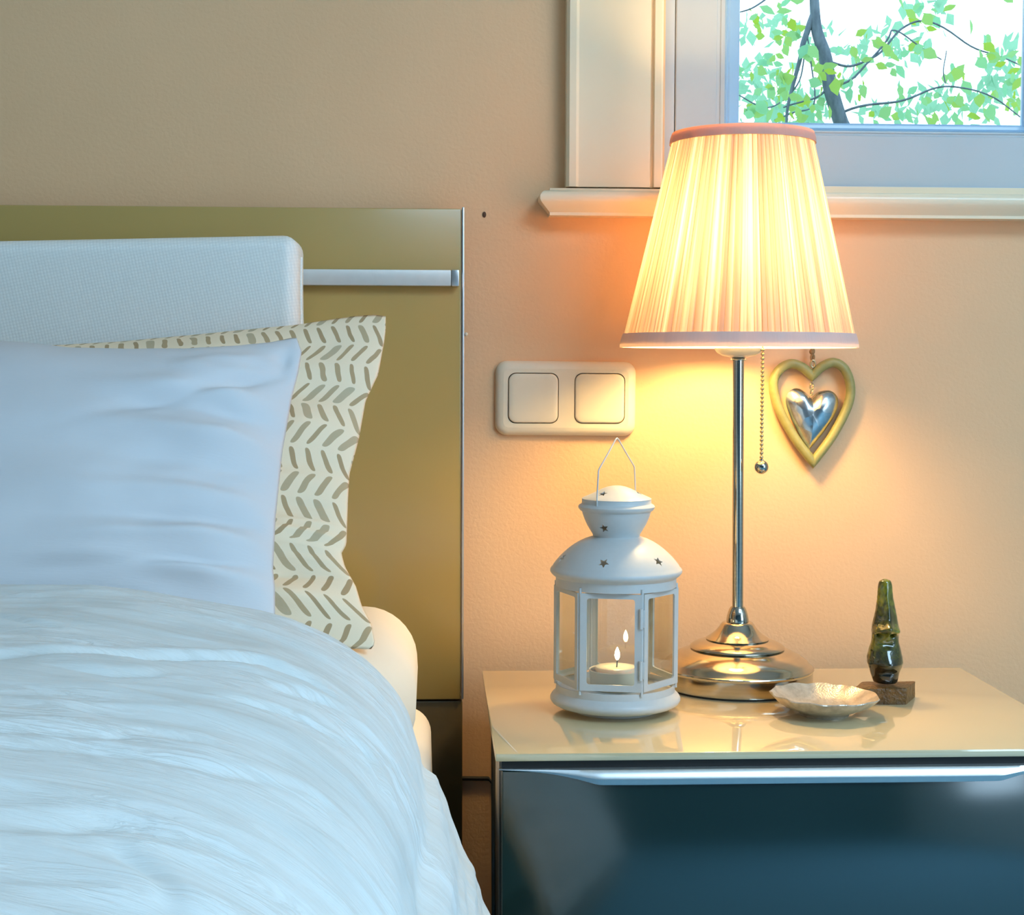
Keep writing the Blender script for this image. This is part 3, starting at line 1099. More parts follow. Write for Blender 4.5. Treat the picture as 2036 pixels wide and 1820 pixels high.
SCX = at(1467.5, 690, Y=LY).x
SCXT = at(1476.5, 268, Y=LY).x
NL = 14
vs, fs, uv = [], [], []
for j in range(NL + 1):
    z = shz(686) + (shz(272) - shz(686)) * j / NL
    k = j / NL
    for a, o_ in zip(angs, offs):
        r_ = sh_r(z) - 0.0013 + o_ * (0.7 + 0.3 * (1 - k))
        cx = SCX + (SCXT - SCX) * k
        vs.append((cx + r_ * math.sin(a), LY - r_ * math.cos(a), z))
        uv.append((a / (2 * PI), k))
for j in range(NL):
    for i in range(NA):
        q = (i + 1) % NA
        fs.append((j * NA + i, j * NA + q, (j + 1) * NA + q, (j + 1) * NA + i))
shade = obj('lamp_shade', vs, fs, M['shade'], lamp, smooth=30, uv=uv)
tag(shade, 'glowing cream pleated shade')
# centre the trims on the leaning axis


def band(y0, y1, name, m, grow):
    g = G()
    prof_ = []
    za, zb2 = shz(y0), shz(y1)
    n_ = 6
    outer = [(sh_r(za + (zb2 - za) * i / n_) + grow + 0.0006 * math.sin(PI * i / n_), za + (zb2 - za) * i / n_) for i in range(n_ + 1)]
    inner = [(r_ - grow - 0.0014, z_) for r_, z_ in reversed(outer)]
    g.lathe(outer + inner, (0, LY, 0), 120, close=True)
    for v in g.v:
        k = (v.z - shz(686)) / (shz(272) - shz(686))
        v.x += SCX + (SCXT - SCX) * k
    uvb = [(math.atan2(v.x - SCX, v.y - LY) / (2 * PI), v.z) for v in g.v]
    return obj(name, g.v, g.f, m, shade, smooth=40, uv=uvb)


tag(band(691.5, 664, 'bottom_trim', M['trim_bot'], 0.0012), 'pale grey bottom binding')
tag(band(287, 265.5, 'top_trim', M['trim_top'], 0.0012), 'tan top binding')
# bulb
BZ = zz(470)
BX = LX + tilt * (BZ - zz(1206))
t = NT('frosted_lit_bulb')
em = t.n('Emission')
em.inputs[0].default_value = (1, 0.68, 0.28, 1)
em.inputs[1].default_value = 178
t.t.links.new(em.outputs[0], t.out.inputs[0])
M['bulb'] = t.m
g = G()
g.lathe([(0, zz(600) - 0.001), (0.0135, zz(600)), (0.0135, zz(575)), (0.016, zz(555)), (0.024, zz(520)), (0.029, zz(490)), (0.030, zz(470)), (0.027, zz(436)), (0.018, zz(416)), (0.008, zz(410)), (0, zz(409))], (0, LY, 0), 32)
for v in g.v:
    v.x += BX
g.mk('bulb', M['bulb'], lamp, smooth=60)
# the wire spider that carries the shade
g = G()
zt_ = zz(280)
cxs = SCXT
for k in range(3):
    a = k * 2 * PI / 3 + 0.4
    g.tube([(cxs, LY, zt_), (cxs + (sh_r(zt_) - 0.002) * math.sin(a), LY - (sh_r(zt_) - 0.002) * math.cos(a), zt_)], 0.0012, 8)
g.tube([(cxs, LY, zt_ + 0.001), (BX, LY, zz(408))], 0.0015, 8)
g.mk('shade_spider', M['nickel'], lamp)
# pull chain
CY_ = LY - 0.012
cx0, cx1 = at(1516.5, 696, Y=CY_), at(1513.8, 918, Y=CY_)
g = G()
nb = 27
rad = 4.2 / S
for i in range(nb):
    p = cx0.lerp(cx1, i / (nb - 1))
    g.ball(p, rad * 0.92, 10, 6)
g.tube([cx0 + Vector((0, 0, 0.004)), cx1], rad * 0.3, 6)
M['chain'] = plain('brass_nickel_beads', (0.58, 0.45, 0.25), 0.25, 0.9).m
chain = g.mk('pull_chain', M['chain'], lamp, smooth=60)
chain['kind'] = 'stuff'
pb = at(1513.8, 929, Y=CY_)
g = G().ball(pb, 13.8 / S, 24, 16)
g.lathe([(0, 12.5 / S), (4 / S, 12.8 / S), (4 / S, 15.5 / S), (0, 16 / S)], pb, 16)
tag(g.mk('pull_ball', M['nickel'], lamp, smooth=50), 'metal ball pull')
gx = G().tube([at(1500, 698, Y=LY - 0.006), at(1511, 694, Y=CY_), cx0], 0.0012, 8)
gx.mk('chain_guide', M['nickel'], lamp)

# ================================================================== LANTERN
M['lant'] = plain('white_powder_coat', (0.57, 0.575, 0.56), 0.40, grain=0.015, gscale=200).m
NLX = at(1222.8, 1413, Y=-0.2495)
QX, QY = NLX.x, -0.2495
S = ppm(1223, 1200, QY)
zl = lambda y: at(1223, y, Y=QY).z
lan = thing('lantern', (QX, QY, NZ), 'small white metal candle lantern with glass sides and star cut-outs, front left on the nightstand', 'lantern')
FACE = math.atan2(-QX, 1.67 + QY)          # the lantern sees the camera at this angle from -Y (towards +X positive)


def star_cutter(g, r, z, th, size, nr, depth=0.012, rot=0.0):
    """five-pointed prism at angle th, radius r, pointing along the outward slope nr=(radial, up)"""
    out = Vector((math.sin(th) * nr[0], -math.cos(th) * nr[0], nr[1])).normalized()
    side = Vector((math.cos(th), math.sin(th), 0))
    up = out.cross(side)
    if up.z < 0:
        up = -up
    c = Vector((QX + r * math.sin(th), QY - r * math.cos(th), z))
    vs = []
    for s_ in (-1, 1):
        for k in range(10):
            a = rot + PI / 2 + k * PI / 5
            rr_ = size if k % 2 == 0 else size * 0.46
            vs.append(c + side * (rr_ * math.cos(a)) + up * (rr_ * math.sin(a)) + out * (depth * s_))
    fs = [(i, (i + 1) % 10, 10 + (i + 1) % 10, 10 + i) for i in range(10)] + [list(range(10)), list(reversed(range(10, 20)))]
    g.add(vs, fs)


def cut(o, g):
    c = obj('cutter', g.v, g.f, M['lant'], smooth=0)
    md = o.modifiers.new('cut', 'BOOLEAN')
    md.operation = 'DIFFERENCE'
    md.solver = 'EXACT'
    md.object = c
    bpy.context.view_layer.update()
    dg = bpy.context.evaluated_depsgraph_get()
    me = bpy.data.meshes.new_from_object(o.evaluated_get(dg))
    o.modifiers.clear()
    old = o.data
    o.data = me
    bpy.data.meshes.remove(old)
    bpy.data.objects.remove(c)
    me.shade_smooth()
    me.set_sharp_from_angle(angle=R(35))


# base: foot ring and tray
bp = [(0, NZ + 0.001), (78 / S, NZ), (83 / S, NZ + 0.0003), (84 / S, NZ + 0.0015), (82 / S, NZ + 0.003), (88 / S, NZ + 0.0055), (100 / S, zl(1403)), (118 / S, zl(1399)), (126 / S, zl(1394.5)), (129.5 / S, zl(1389)), (129.5 / S, zl(1385)), (127 / S, zl(1380)), (121.5 / S, zl(1374.5)),
      (118.5 / S, zl(1371)), (118 / S, zl(1358)), (115.5 / S, zl(1357.5)), (115 / S, zl(1369)), (0, zl(1369))]
G().lathe(bp, (QX, QY, 0), 80).mk('base', M['lant'], lan, smooth=38)
# roof: skirt, rolled brim, dome
th_ = 0.0011
out = [(119.5 / S, zl(1164)), (119.5 / S, zl(1147)), (121.5 / S, zl(1145.5)), (127 / S, zl(1141)), (130.5 / S, zl(1136.5)), (131 / S, zl(1133)), (129.5 / S, zl(1129.5)), (126.8 / S, zl(1127)), (124 / S, zl(1122)), (118.5 / S, zl(1115)), (112 / S, zl(1107.5)), (104 / S, zl(1099.5)), (95 / S, zl(1091.5)), (85 / S, zl(1084)), (74.5 / S, zl(1077.5)),
       (62 / S, zl(1071.5)), (50 / S, zl(1067.5)), (46 / S, zl(1066))]
inn = [(r_ - th_, z_ - th_ * (0.3 + 0.9 * i / len(out))) for i, (r_, z_) in enumerate(out)]
roof = G().lathe(out + list(reversed(inn)), (QX, QY, 0), 96, close=True).mk('roof', M['lant'], lan, smooth=35)
g = G()
for k in range(6):
    star_cutter(g, 109 / S, zl(1108), FACE + R(-12.5 + 60 * k), 11.4 / S, (0.80, 0.60), 0.006, rot=R(180 + 8))
cut(roof, g)
# cap bowl with ring
out = [(46 / S, zl(1066.5)), (47 / S, zl(1062)), (52 / S, zl(1054)), (58 / S, zl(1044)), (63 / S, zl(1033)), (66.5 / S, zl(1023.5)), (68.5 / S, zl(1016.5)), (71.5 / S, zl(1015)), (75 / S, zl(1011)), (75.8 / S, zl(1007)), (74 / S, zl(1004)), (70 / S, zl(1002)), (68.8 / S, zl(1000)), (68.5 / S, zl(993))]
inn = [(r_ - th_, z_ + 0.0002) for r_, z_ in out]
cap = G().lathe(out + list(reversed(inn)), (QX, QY, 0), 80, close=True).mk('cap', M['lant'], lan, smooth=35)
g = G()
for k in range(3):
    star_cutter(g, 57 / S, zl(1046), FACE + R(-25 + 120 * k), 10.3 / S, (0.9, -0.42), 0.006, rot=R(12))
cut(cap, g)
out = [(69 / S, zl(991.5)), (66 / S, zl(989.5)), (58 / S, zl(986)), (48 / S, zl(981.5)), (38 / S, zl(976.5)), (28 / S, zl(971.5)), (18 / S, zl(968)), (9 / S, zl(966.2)), (0.5 / S, zl(965.6))]
inn = [(max(0.0002, r_ - th_ * 0.4), z_ - th_) for r_, z_ in out]
lid = G().lathe(out + list(reversed(inn)), (QX, QY, 0), 80, close=True).mk('lid', M['lant'], lan, smooth=35)
g = G()
for k in range(3):
    star_cutter(g, 44 / S, zl(979.5), FACE + R(-38 + 120 * k), 10.0 / S, (0.45, 0.9), 0.005, rot=0.2)
cut(lid, g)
# wire handle
ha = FACE + R(-33)
hd = Vector((math.sin(ha), -math.cos(ha), 0))
c0 = Vector((QX, QY, 0))
hr = 69.6 / S
hp = [c0 + hd * hr + Vector((0, 0, zl(1003))), c0 + hd * hr + Vector((0, 0, zl(985))), c0 + hd * hr * 0.97 + Vector((0, 0, zl(960))), c0 + hd * hr * 0.93 + Vector((0, 0, zl(932))), c0 + hd * hr * 0.86 + Vector((0, 0, zl(927))),
      c0 + hd * hr * 0.45 + Vector((0, 0, zl(900))), c0 + hd * hr * 0.07 + Vector((0, 0, zl(874))), c0 + Vector((0, 0, zl(871.5)))]
hp2 = [Vector((2 * QX - p.x, 2 * QY - p.y, p.z)) for p in reversed(hp[:-1])]
G().tube(hp + hp2, 1.55 / S, 10).mk('handle', M['lant'], lan, smooth=60)
# six sides
RH = 121.0 / S
fz0, fz1 = at(1215, 1376, Y=QY - 0.048).z, at(1215, 1180.5, Y=QY - 0.048).z


def panel_geo(w, z0, z1, bx, bt, bb, cr, th=0.0018):
    """flat frame with a rounded opening; local x across, y outward(-)"""
    inner = []
    x0, x1, a0, a1 = -w / 2 + bx, w / 2 - bx, z0 + bb, z1 - bt
    for (cx, cz, s0) in ((x1 - cr, a1 - cr, 0), (x0 + cr, a1 - cr, 90), (x0 + cr, a0 + cr, 180), (x1 - cr, a0 + cr, 270)):
        for k in range(6):
            a = R(s0 + 90 * k / 5)
            inner.append((cx + cr * math.cos(a), cz + cr * math.sin(a)))
    outer = []
    for (cx, cz) in ((w / 2, z1), (-w / 2, z1), (-w / 2, z0), (w / 2, z0)):
        outer += [(cx, cz)] * 6
    vs, fs = [], []
    n = 24
    for y in (-th, 0):
        vs += [(x, y, z) for x, z in outer] + [(x, y, z) for x, z in inner]
    for k in range(n):
        q = (k + 1) % n
        for o in (0, 2 * n):
            f = [o + k, o + q, o + n + q, o + n + k]
            if outer[k] == outer[q]:
                f = [o + k, o + n + q, o + n + k]
            fs.append(f)
        fs.append((n + k, n + q, 3 * n + q, 3 * n + k))
        if outer[k] != outer[q]:
            fs.append((k, q, 2 * n + q, 2 * n + k))
    return vs, fs


ap = RH * math.cos(PI / 6)
V0 = FACE + R(25)
for k in range(6):
    am = V0 + R(-30 + 60 * k)       # panel centre direction
    is_door = (k == 0)
    rot = Matrix.Translation((QX, QY, 0)) @ Matrix.Rotation(am, 4, 'Z') @ Matrix.Translation((0, -ap, 0))
    wpan = RH - 0.0012
    a, b = panel_geo(wpan, fz0 + 0.0004, fz1 - 0.0004, 13.0 / S, 9.5 / S, 12.5 / S, 5 / S)
    pn = G().add(a, b).xf(rot).mk('door' if is_door else 'side_panel', M['lant'], lan, smooth=30)
    G().box(-wpan / 2 + 9 / S, wpan / 2 - 9 / S, 0.0003, 0.0013, fz0 + 8 / S, fz1 - 6 / S).xf(rot).mk('pane', M['pane'], pn, smooth=0)
    if is_door:
        for (pa, pb_) in ((1210, 1245), (1313, 1347)):
            za, zb3 = at(1274, pb_, Y=QY - 0.045).z, at(1274, pa, Y=QY - 0.045).z
            g = G().box(wpan / 2 - 1 / S, wpan / 2 + 7 / S, -0.0030, -0.0002, za, zb3, 0.0005)
            g.lathe([(0, za - 0.001), (0.0016, za - 0.001), (0.0016, zb3 + 0.001), (0, zb3 + 0.001)], (wpan / 2 - 1 / S, -0.0028, 0), 12)
            g.xf(rot).mk('hinge', M['lant'], pn, smooth=40)
    # thin corner post
    vp = V0 + R(60 * k)
    pc = Vector((QX + (RH - 0.0006) * math.sin(vp), QY - (RH - 0.0006) * math.cos(vp), 0))
    G().lathe([(0, fz0 - 0.004), (0.0014, fz0 - 0.004), (0.0014, fz1 + 0.004), (0, fz1 + 0.004)], pc, 10).mk('corner_post', M['lant'], lan, smooth=40)

# tealight
M['wax'] = plain('ivory_wax', (0.85, 0.72, 0.52), 0.4, grain=0.02, Subsurface_Weight=0.3).m
M['tin'] = plain('glow_tinted_tealight_cup', (0.86, 0.74, 0.54), 0.35, 0.0, grain=0.03).m  # wax glow put into the cup as a raised cream colour
t = NT('candle_flame')
em = t.n('Emission')
tcx = t.coord('Generated')
sx = t.n('SeparateXYZ')
t.t.links.new(tcx, sx.inputs[0])
t.t.links.new(t.ramp(sx.outputs[2], [(0.0, (0.9, 0.35, 0.10)), (0.25, (1.0, 0.72, 0.30)), (0.7, (1.0, 0.85, 0.55))]), em.inputs[0])
em.inputs[1].default_value = 75.0
t.t.links.new(em.outputs[0], t.out.inputs[0])
M['flame'] = t.m
tx = at(1224, 1345, Y=QY).x
tz = zl(1369) + 0.0003
tl = thing('tealight', (tx, QY, tz), 'lit cream tealight candle burning inside the white lantern', 'candle')
cz1 = at(1224, 1331.5, Y=QY).z
wz1 = at(1224, 1325.5, Y=QY).z
G().lathe([(0, tz), (49 / S, tz), (50.5 / S, tz + 0.001), (52 / S, cz1 - 0.001), (53.5 / S, cz1), (52.5 / S, cz1 + 0.0006), (50.5 / S, cz1), (49 / S, tz + 0.0012), (0, tz + 0.0012)], (tx, QY, 0), 48).mk('cup', M['tin'], tl, smooth=35)
G().lathe([(0, tz + 0.0014), (40 / S, tz + 0.0014), (41 / S, wz1 - 0.001), (40 / S, wz1), (34 / S, wz1 + 0.0002), (20 / S, wz1 - 0.0006), (0, wz1 - 0.0008)], (tx, QY, 0), 48).mk('wax', M['wax'], tl, smooth=35)
fx = at(1226.5, 1300, Y=QY).x
G().tube([(fx, QY, wz1 - 0.001), (fx + 0.0003, QY, wz1 + 0.004), (fx + 0.0008, QY, at(1226, 1311, Y=QY).z)], 0.0006, 8).mk('wick', M['black'], tl)
f0, f1 = at(1226, 1313.5, Y=QY).z, at(1226, 1287, Y=QY).z
hh = f1 - f0
fl = G().lathe([(0, f0), (2.6 / S, f0 + 0.08 * hh), (4.6 / S, f0 + 0.25 * hh), (5.2 / S, f0 + 0.40 * hh), (4.6 / S, f0 + 0.58 * hh), (3.0 / S, f0 + 0.78 * hh), (1.2 / S, f0 + 0.93 * hh), (0, f1)], (fx + 0.0004, QY, 0), 20)
tag(fl.mk('flame', M['flame'], tl, smooth=60), 'small bright flame')

# ================================================================== DISH
t = NT('silver_grey_glaze')
v = t.coord('Object')
t.p(t.ramp(t.noise(v, 120, 4, 0.6), [(0.35, (0.42, 0.38, 0.31)), (0.65, (0.60, 0.56, 0.48))]), 0.28, 0.35)
vo = t.n('TexVoronoi')
t.t.links.new(v, vo.inputs['Vector'])
vo.inputs['Scale'].default_value = 620
t.bump(vo.outputs['Distance'], 0.22, 0.0007)
M['dish'] = t.m
DYc = -0.2755
DXc = at(1638.5, 1420, Y=DYc).x
S = ppm(1638, 1400, DYc)
zd = lambda y: at(1638, y, Y=DYc).z
zr = zd(1381.5)
hD = zr - NZ
op = [(0.0, 0.0006), (44 / S, 0.0002), (48 / S, 0), (49 / S, 0.0012), (50 / S, 0.0028), (60 / S, 0.0048), (76 / S, 0.25 * hD + 0.003), (92 / S, 0.58 * hD + 0.001), (102 / S, 0.86 * hD), (106.5 / S, hD), (105.5 / S, hD + 0.0008), (103.5 / S, hD), (98 / S, 0.86 * hD + 0.0006), (88 / S, 0.60 * hD + 0.0022), (74 / S, 0.36 * hD + 0.0026), (58 / S, 0.0062), (40 / S, 0.0054), (0, 0.0050)]


def scallop(r_, z_, a):
    k = max(0, (r_ * S - 60) / 46) ** 2
    w = math.sin(a * 13) + 0.5 * math.sin(a * 7 + 1.0) + 0.4 * math.sin(a * 22 + 2)
    return r_ * (1 + 0.014 * k * w), z_ + 0.0006 * k * math.sin(a * 11 + 0.7) + 0.0009 * k * -math.sin(a)


dish = G().lathe(op, (DXc, DYc, NZ), 120, mod=scallop).mk('dish', M['dish'], smooth=60)
tag(dish, 'small shallow silver-grey dish with wavy rim, at the front of the nightstand', 'dish')

# ================================================================== SCULPTURE
t = NT('green_black_glaze')
v = t.coord('Object')
n1 = t.noise(v, 34, 4, 0.6, 0.8)
n2 = t.noise(v, 70, 3)
c1 = t.ramp(n1, [(0.37, (0.012, 0.010, 0.003)), (0.50, (0.06, 0.065, 0.008)), (0.61, (0.20, 0.20, 0.014)), (0.74, (0.28, 0.20, 0.04))])
gz = t.n('SeparateXYZ')
t.t.links.new(v, gz.inputs[0])
# dark glaze pooled on the chin, greener towards the nose
pool = t.ramp(t.math('ADD', t.math('MULTIPLY', gz.outputs[2], 10.0), t.math('MULTIPLY', n2, 0.35)), [(0.42, (0.95, 0.95, 0.95)), (0.82, (0, 0, 0))])
t.p(t.mix(pool, c1, (0.012, 0.010, 0.006)), 0.12, Coat_Weight=0.8, Coat_Roughness=0.04)
M['glaze'] = t.m
t = NT('rough_brown_stoneware')
v = t.coord('Object')
t.p(t.ramp(t.noise(v, 90, 4, 0.6), [(0.3, (0.065, 0.028, 0.005)), (0.7, (0.19, 0.09, 0.016))]), 0.35)
t.bump(t.noise(v, 260, 3, 0.6), 0.8, 0.003)
M['stone'] = t.m
SYc = -0.2215
SXc = at(1757, 1357, Y=SYc).x
stt = thing('sculpture', (SXc, SYc, NZ), 'small dark green glazed sculpture of a long-nosed head on a rough brown block', 'sculpture')
# plinth block
YF, YB2 = -0.2372, -0.2040
P_ = lambda x, y, Y: at(x, y, Y=Y)
zf_, zb_t = at(1750, 1372, Y=YF).z, 0
ft = [P_(1696, 1369, YF).x, P_(1804, 1371, YF).x]
ztop = P_(1750, 1370.5, YF).z
xbk = [P_(1714, 1350, YB2).x, P_(1820, 1350, YB2).x]
g = G()
nx, nz_ = 22, 6
bm = bmesh.new()
rings = []
for kz in range(nz_ + 1):
    k = kz / nz_
    z = NZ + (ztop - NZ) * k
    x0f = ft[0] + 0.0235 * (1 - sstep(0.15, 0.95, k))
    ring = []
    cor = [(x0f, YF + 0.0012 * (1 - k)), (ft[1] - 0.001 * (1 - k), YF), (xbk[1], YB2), (xbk[0] + 0.012 * (1 - k), YB2)]
    for c in range(4):
        a_, b_ = Vector(cor[c]), Vector(cor[(c + 1) % 4])
        for i in range(10):
            p = a_.lerp(b_, i / 10)
            ring.append(Vector((p.x, p.y, z)))
    rings.append(ring)
# close top with inset rings
cen = sum(rings[-1], Vector()) / 40
for s_ in (0.96, 0.7, 0.35):
    rings.append([cen + (p - cen) * s_ + Vector((0, 0, 0.0006 if s_ < 0.9 else 0.0004)) for p in rings[nz_]])
for ri, ring in enumerate(rings):
    for p in ring:
        nn = noise.noise(p * 160) * 0.0007 + noise.noise(p * 420) * 0.0004
        d_ = (p - cen)
        d_.z = 0
        if 0 < ri:
            p += d_.normalized() * nn * (1 if ri <= nz_ else 0)
            p.z += noise.noise(p * 200) * 0.0004 if ri >= nz_ else 0
vs = [p for ring in rings for p in ring]
fs = []
for i in range(len(rings) - 1):
    for k in range(40):
        q = (k + 1) % 40
        fs.append((i * 40 + k, i * 40 + q, (i + 1) * 40 + q, (i + 1) * 40 + k))
fs += [list(range(40)), [(len(rings) - 1) * 40 + k for k in range(40)]]
tag(obj('plinth', vs, fs, M['stone'], stt, smooth=50), 'rough brown block')
# the head
sk = 1 / 5.69
lr = [(1352, 352, 578), (1340, 325, 590), (1300, 305, 600), (1240, 285, 615), (1180, 270, 640), (1120, 249, 656), (1050, 249, 648), (960, 272, 626), (900, 293, 610), (850, 303, 606), (800, 302, 608), (750, 300, 606), (690, 306, 602), (600, 330, 588), (500, 350, 568), (400, 362, 548), (300, 369, 537), (240, 375, 532), (205, 388, 522), (188, 410, 502), (180, 435, 475)]
lr = sorted(lr)
S = ppm(1757, 1260, SYc)
ys = [1352 - (1352 - 180) * i / 90 for i in range(91)]
NAh = 64
vs, fs = [], []
zs_ = lambda yy: at(1757, 1120 + yy * sk, Y=SYc).z
zlow = ztop + 0.0002
for yy in ys:
    l = interp([(a, b) for a, b, c in lr], yy)
    r_ = interp([(a, c) for a, b, c in lr], yy)
    if yy > 1345:
        pass
    cx = (l + r_) / 2
    hw = (r_ - l) / 2
    wx = at(1680 + cx * sk, 1120 + yy * sk, Y=SYc).x
    hwm = hw * sk / S
    z = max(zs_(yy), zlow)
    for k in range(NAh):
        a = 2 * PI * k / NAh
        sx_, cy2 = math.sin(a), math.cos(a)      # cy2 > 0 faces the camera
        dpt = hwm * 0.86
        x = hwm * sx_
        y = -dpt * cy2
        # nose: wings at yy ~ 745, ridge above them, nostrils just below
        fr = max(0, cy2)
        xr = x / max(1e-5, hwm)
        wing = 0
        for s_, cxn, yn in ((-1, -0.62, 742), (1, 0.58, 748)):
            wing += math.exp(-((xr - cxn) / 0.36) ** 2 - ((yy - yn) / 48) ** 2)
        tip = math.exp(-((xr + 0.05) / 0.36) ** 2 - ((yy - 735) / 70) ** 2)
        rdg = math.exp(-((xr + 0.05) / 0.42) ** 2) * sstep(760, 690, yy) * sstep(220, 560, yy)
        nos = 0
        for cxn in (-0.58, 0.30):
            nos += math.exp(-((xr - cxn) / 0.20) ** 2 - ((yy - 798) / 20) ** 2)
        lip = math.exp(-((xr + 0.05) / 0.5) ** 2 - ((yy - 1030) / 90) ** 2)
        mouth = math.exp(-((xr + 0.05) / 0.55) ** 2 - ((yy - 905) / 45) ** 2)
        chin = math.exp(-((xr) / 0.6) ** 2 - ((yy - 1130) / 70) ** 2)
        mo2 = math.exp(-((xr) / 0.5) ** 2 - ((yy - 1225) / 22) ** 2)
        e = 0.0085 * wing + 0.0085 * tip + 0.0042 * rdg - 0.0085 * nos + 0.0015 * lip - 0.0026 * mouth + 0.0048 * chin - 0.0022 * mo2
        y -= e * fr ** 0.6
        x += 0.0022 * (wing * fr ** 0.3) * (1 if xr > 0 else -1) * (1 - abs(abs(xr) - 0.9))
        nn = 0.0003 * noise.noise(Vector((x * 300, y * 300, z * 300)))
        vs.append((wx + x + nn, SYc + y + nn, z))
n_ = len(ys)
for i in range(n_ - 1):
    for k in range(NAh):
        q = (k + 1) % NAh
        fs.append((i * NAh + k, i * NAh + q, (i + 1) * NAh + q, (i + 1) * NAh + k))
fs += [list(range(NAh)), [(n_ - 1) * NAh + k for k in range(NAh)]]
tag(obj('head', vs, fs, M['glaze'], stt, smooth=70), 'glossy green-black carved head with long nose')

# ================================================================== ON THE WALL
# double switch
M['switch'] = plain('cream_white_plastic', (0.86, 0.74, 0.545), 0.3, grain=0.01).m
sw0, sw1 = at(985, 866.5, Y=-0.008), at(1265, 719, Y=-0.008)
swc = (sw0 + sw1) / 2
sw = thing('light_switch', (swc.x, 0, swc.z), 'cream double rocker light switch on the wall left of the lamp', 'switch')


def rrect(cx, cz, w, h, r_, n=8):
    pts = []
    for (sx_, sz_, s0) in ((1, 1, 0), (-1, 1, 90), (-1, -1, 180), (1, -1, 270)):
        for k in range(n):
            a = R(s0 + 90 * k / (n - 1))
            pts.append((cx + sx_ * (w / 2 - r_) + r_ * math.cos(a), cz + sz_ * (h / 2 - r_) + r_ * math.sin(a)))
    return pts


W_, H_ = sw1.x - sw0.x, sw1.z - sw0.z
kx = 1 / ppm(1125, 793, -0.008)
rotS = Matrix.Translation((swc.x, 0, swc.z)) @ Matrix.Rotation(R(0.28), 4, 'Y')


def loft(rings_, cap0=True, cap1=True):
    g = G()
    n = len(rings_[0])
    vs = [p for r_ in rings_ for p in r_]
    fs = []
    for i in range(len(rings_) - 1):
        for k in range(n):
            q = (k + 1) % n
            fs.append((i * n + k, i * n + q, (i + 1) * n + q, (i + 1) * n + k))
    if cap0:
        fs.append(list(range(n)))
    if cap1:
        fs.append([(len(rings_) - 1) * n + k for k in reversed(range(n))])
    return g.add(vs, fs)


# rocker centres in the plate
rk = []
for (xa_, xb_) in ((1009.5, 1111), (1141.5, 1243)):
    pA, pB = at(xa_, 842.5, Y=-0.009), at(xb_, 742, Y=-0.009)
    rk.append(((pA.x + pB.x) / 2 - swc.x, (pA.z + pB.z) / 2 - swc.z, pB.x - pA.x, pB.z - pA.z))
# plate: outer profile lofted inwards, with two openings -> two half plates around one opening each, sharing the middle
prof_s = [(0, 0.0), (0.0, -0.0035), (0.0008, -0.0055), (0.003, -0.0080), (0.0060, -0.0092), (0.0085, -0.0097)]
rings = [[(x, y, z) for x, z in rrect(0, 0, W_ - 2 * i_, H_ - 2 * i_, 0.0125 - i_ * 0.75, 8)] for i_, y in prof_s]
g = loft(rings, True, False)
# flat face with holes through triangle fill
bm = bmesh.new()
loops = [rings[-1]]
for (cx, cz, w_, h_) in rk:
    loops.append([(x, -0.0097, z) for x, z in rrect(cx, cz, w_, h_, 0.0085, 8)])
edges = []
for lp in loops:
    vv = [bm.verts.new(p) for p in lp]
    for i in range(len(vv)):
        edges.append(bm.edges.new((vv[i], vv[(i + 1) % len(vv)])))
bmesh.ops.triangle_fill(bm, use_beauty=True, use_dissolve=False, edges=edges)
bm.verts.index_update()
g.add([w.co.copy() for w in bm.verts], [[w.index for w in f.verts] for f in bm.faces])
bm.free()
for (cx, cz, w_, h_) in rk:
    g.add(*(lambda q: (q.v, q.f))(loft([[(x, -0.0097, z) for x, z in rrect(cx, cz, w_, h_, 0.0085, 8)], [(x, -0.003, z) for x, z in rrect(cx, cz, w_, h_, 0.0085, 8)]], False, False)))
g.xf(rotS).mk('frame', M['switch'], sw, smooth=35)
M['gap'] = plain('dark_switch_gap', (0.05, 0.035, 0.02), 0.7).m
for (cx, cz, w_, h_) in rk:
    gp = 0.00085
    ww, hw_ = w_ - 2 * gp, h_ - 2 * gp
    rg = [[(x, y + 0.0006 * (z - cz) / 0.025 * 0.6, z) for x, z in rrect(cx, cz, ww - 2 * i_, hw_ - 2 * i_, 0.008 - i_ * 0.5, 8)] for i_, y in ((0, -0.0032), (0, -0.0098), (0.0006, -0.0107), (0.0016, -0.0111), (0.006, -0.0113), (0.015, -0.0113))]
    loft(rg, True, True).xf(rotS).mk('rocker', M['switch'], sw, smooth=40)

# heart ornament
t = NT('olive_painted_metal')
v = t.coord('Object')
t.p(t.ramp(t.noise(v, 90, 4, 0.6), [(0.3, (0.27, 0.245, 0.075)), (0.7, (0.35, 0.315, 0.11))]), 0.45)
t.bump(t.noise(v, 160, 3), 0.15, 0.001)
M['olive'] = t.m
t = NT('hammered_silver')
v = t.coord('Object')
t.p(t.ramp(t.noise(v, 100, 4, 0.6), [(0.3, (0.52, 0.52, 0.50)), (0.7, (0.80, 0.80, 0.78))]), 0.22, 1.0)
vo = t.n('TexVoronoi')
t.t.links.new(v, vo.inputs['Vector'])
vo.inputs['Scale'].default_value = 75
t.bump(vo.outputs['Distance'], 0.25, 0.003)
M['silver'] = t.m
M['string'] = plain('brown_twine', (0.30, 0.16, 0.06), 0.8, grain=0.2, gscale=900).m
HYc = -0.010
hpx = lambda a, b: at(1380 + a / 5.988, 680 + b / 5.988, Y=HYc)
ht = thing('heart_ornament', (hpx(1400, 800).x, HYc, hpx(1400, 1525).z), 'olive heart ring with a small silver heart inside, hanging on the wall by the lamp', 'ornament')
hc = [(1403, 405), (1290, 305), (1150, 262), (1015, 335), (945, 500), (1003, 780), (1190, 1130), (1416, 1432), (1640, 1130), (1822, 780), (1862, 540), (1795, 330), (1665, 247), (1525, 295)]
